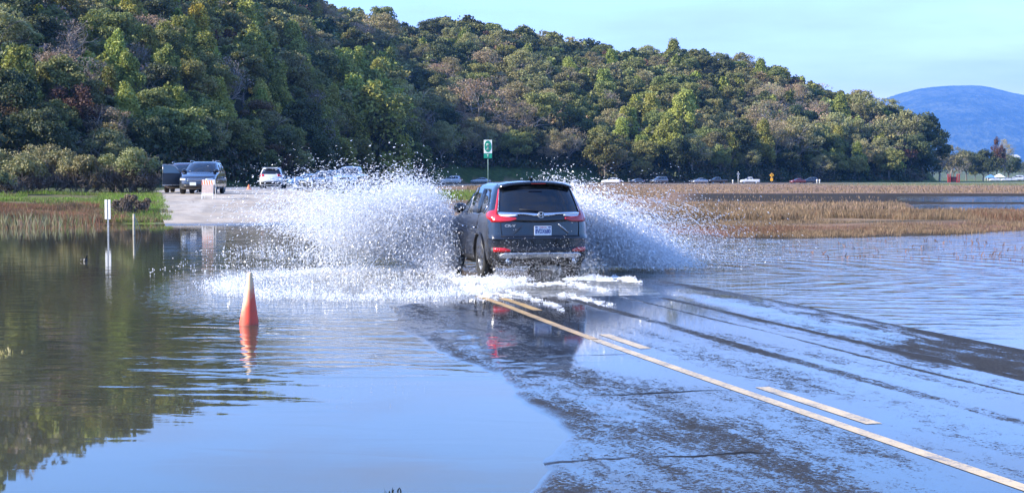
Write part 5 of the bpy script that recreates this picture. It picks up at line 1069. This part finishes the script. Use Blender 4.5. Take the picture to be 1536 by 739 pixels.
streaks('spray_streaks', 'torn ribbons of water arcing up left of the driving SUV', 420, -1, 1.2, (.6, 4.2), (2.6, 5.7), (-1.6, .4), (.05, .75), (.04, .16), 201)
streaks('spray_streaks', 'torn ribbons of water arcing up right of the driving SUV', 320, 1, 1.1, (.5, 4.0), (2.8, 5.4), (-1.4, .4), (.05, .8), (.04, .18), 202)
# rooster drops behind the rear bumper
n = 3500; P = CC_ + RT_*RNG.uniform(-.95, .95, n)[:, None] + FW*(-2.35 - np.abs(RNG.normal(0, .35, n)))[:, None]; P[:, 2] = np.abs(RNG.normal(0, .28, n)); drops('wheel_spray', 'fine drops in the air behind the rear bumper', P, RNG.uniform(.002, .006, n), None, 1, 'tet')
# rain of falling drops hitting the water: an oval patch left of the road
n = 20000; a = RNG.uniform(0, 2*math.pi, n); rad = np.sqrt(RNG.uniform(.0, 1, n)); rad = np.where(RNG.random(n) < .6, RNG.normal(.86, .07, n), rad)
x = -2.5 + 2.75*rad*np.cos(a); y = 26.3 + 4.0*rad*np.sin(a); msk = (fnoise(x*1.2, y*.5, .5, 61) > .33) & (np.hypot(x-CC_[0], (y-CC_[1])*.45) > 1.1); x, y = x[msk], y[msk]
z = np.abs(RNG.normal(0, .035, len(x)))*(1+1.6*fnoise(x, y, .8, 62)); P = np.stack([x, y, z], 1); drops('splash_patch', 'oval patch of falling drops and small splashes on the water left of the road', P, RNG.uniform(.003, .008, len(x)), np.array([[0, 0, 1.]])*np.ones((len(x), 1)), 1.8, 'tet')
n = 9000; x = RNG.uniform(-9, -3.2, n)*1.; y = RNG.uniform(29, 50, n); dn = fnoise(x*.6, y*.35, 1.1, 63)*sstep(-10, -4, x)*(1-sstep(40, 52, y)); m_ = RNG.random(n) < dn*1.2-.25; P = np.stack([x[m_], y[m_], np.abs(RNG.normal(0, .05, m_.sum()))], 1); drops('splash_patch', 'scattered splashes on the water beyond the left spray', P, RNG.uniform(.005, .014, len(P)), np.array([[0, 0, 1.]])*np.ones((len(P), 1)), 1.6, 'tet')
# foam of the wake: churned white water behind and beside the wheels
def foam(name, label, n, fx, fy, thr, hz, seed, rr_=(.008, .022)):
    x = RNG.uniform(*fx, n); y = RNG.uniform(*fy, n); f = fnoise(x*1.0+.4*fnoise(x, y, .4, seed+3), y*.45, .42, seed); edge_ = 1-np.maximum(np.abs((x-np.mean(fx))/(fx[1]-fx[0])*2), np.abs((y-np.mean(fy))/(fy[1]-fy[0])*2))
    m_ = f*np.clip(edge_*2.2, 0, 1)**.5 > thr; x, y, f = x[m_], y[m_], f[m_]; P = CC_ + RT_*x[:, None] + FW*y[:, None]; P[:, 2] = .012 + np.abs(RNG.normal(0, hz, len(x)))*(f-thr)*6
    drops(name, label, P, RNG.uniform(*rr_, len(x)), None, 1)
foam('foam', 'white churned foam behind the right rear wheel', 15000, (-.1, 1.9), (-3.9, -1.6), .51, .02, 71, (.005, .013))
foam('foam', 'white churned foam and streaks behind the left rear wheel', 17000, (-2.0, .1), (-4.8, 1.0), .54, .03, 74, (.005, .013))
foam('foam', 'broken white water under the left side of the driving SUV', 9000, (-2.2, -1.0), (-.6, 2.4), .42, .08, 77, (.005, .013))
def streak(pts, w, n, seed):
    rg = np.random.default_rng(seed); t_ = rg.random(n); pts = np.array(pts); q = t_*(len(pts)-1); i = np.minimum(q.astype(int), len(pts)-2); f = (q-i)[:, None]; P2 = pts[i]*(1-f)+pts[i+1]*f
    P2 = P2 + np.stack([rg.normal(0, 1, n)*w*(.3+fnoise(t_*8, t_*0, .5, seed)), rg.normal(0, .22, n)], 1) + np.array([1, 0])*(.25*(fnoise(t_*6, t_*0+2, .5, seed+5)-.5))[:, None]; k = fnoise(P2[:, 0]*3, P2[:, 1], .25, seed+1) > .42+.25*rg.random(n); P2 = P2[k]
    return np.stack([P2[:, 0], P2[:, 1], .014+np.abs(rg.normal(0, .006, len(P2)))], 1)
def gp(px, py): q = onz(px, py, .012); return (q.x, q.y)
PP = [streak([gp(712, 440), gp(760, 432), gp(800, 448), gp(838, 463)], .022, 3000, 81), streak([gp(838, 440), gp(870, 448), gp(916, 457)], .03, 2600, 84), streak([gp(800, 428), gp(850, 424), gp(905, 436)], .10, 4000, 87), streak([gp(690, 425), gp(730, 445), gp(775, 440)], .08, 7000, 90)]
P = np.concatenate(PP); drops('foam', 'thin white foam streaks trailing on the wet road behind the SUV', P, RNG.uniform(.005, .010, len(P)), None, 1)

# ------------------------------------------------------------ haze: the air between here and the mountain
t = NT('haze_air'); t.n.remove(t.p); pv = t.new('VolumePrincipled'); pv.inputs['Color'].default_value = (.14, .42, 1., 1); pv.inputs['Density'].default_value = 8e-5; pv.inputs['Anisotropy'].default_value = .2
t.l.new(pv.outputs[0], t.out.inputs['Volume'])
hb = MB().box((0, 7600, 530), (34000, 18000, 1070)); link('haze', hb.mesh('haze'), t.m, kind='stuff', label='thin blue air haze over the whole valley')
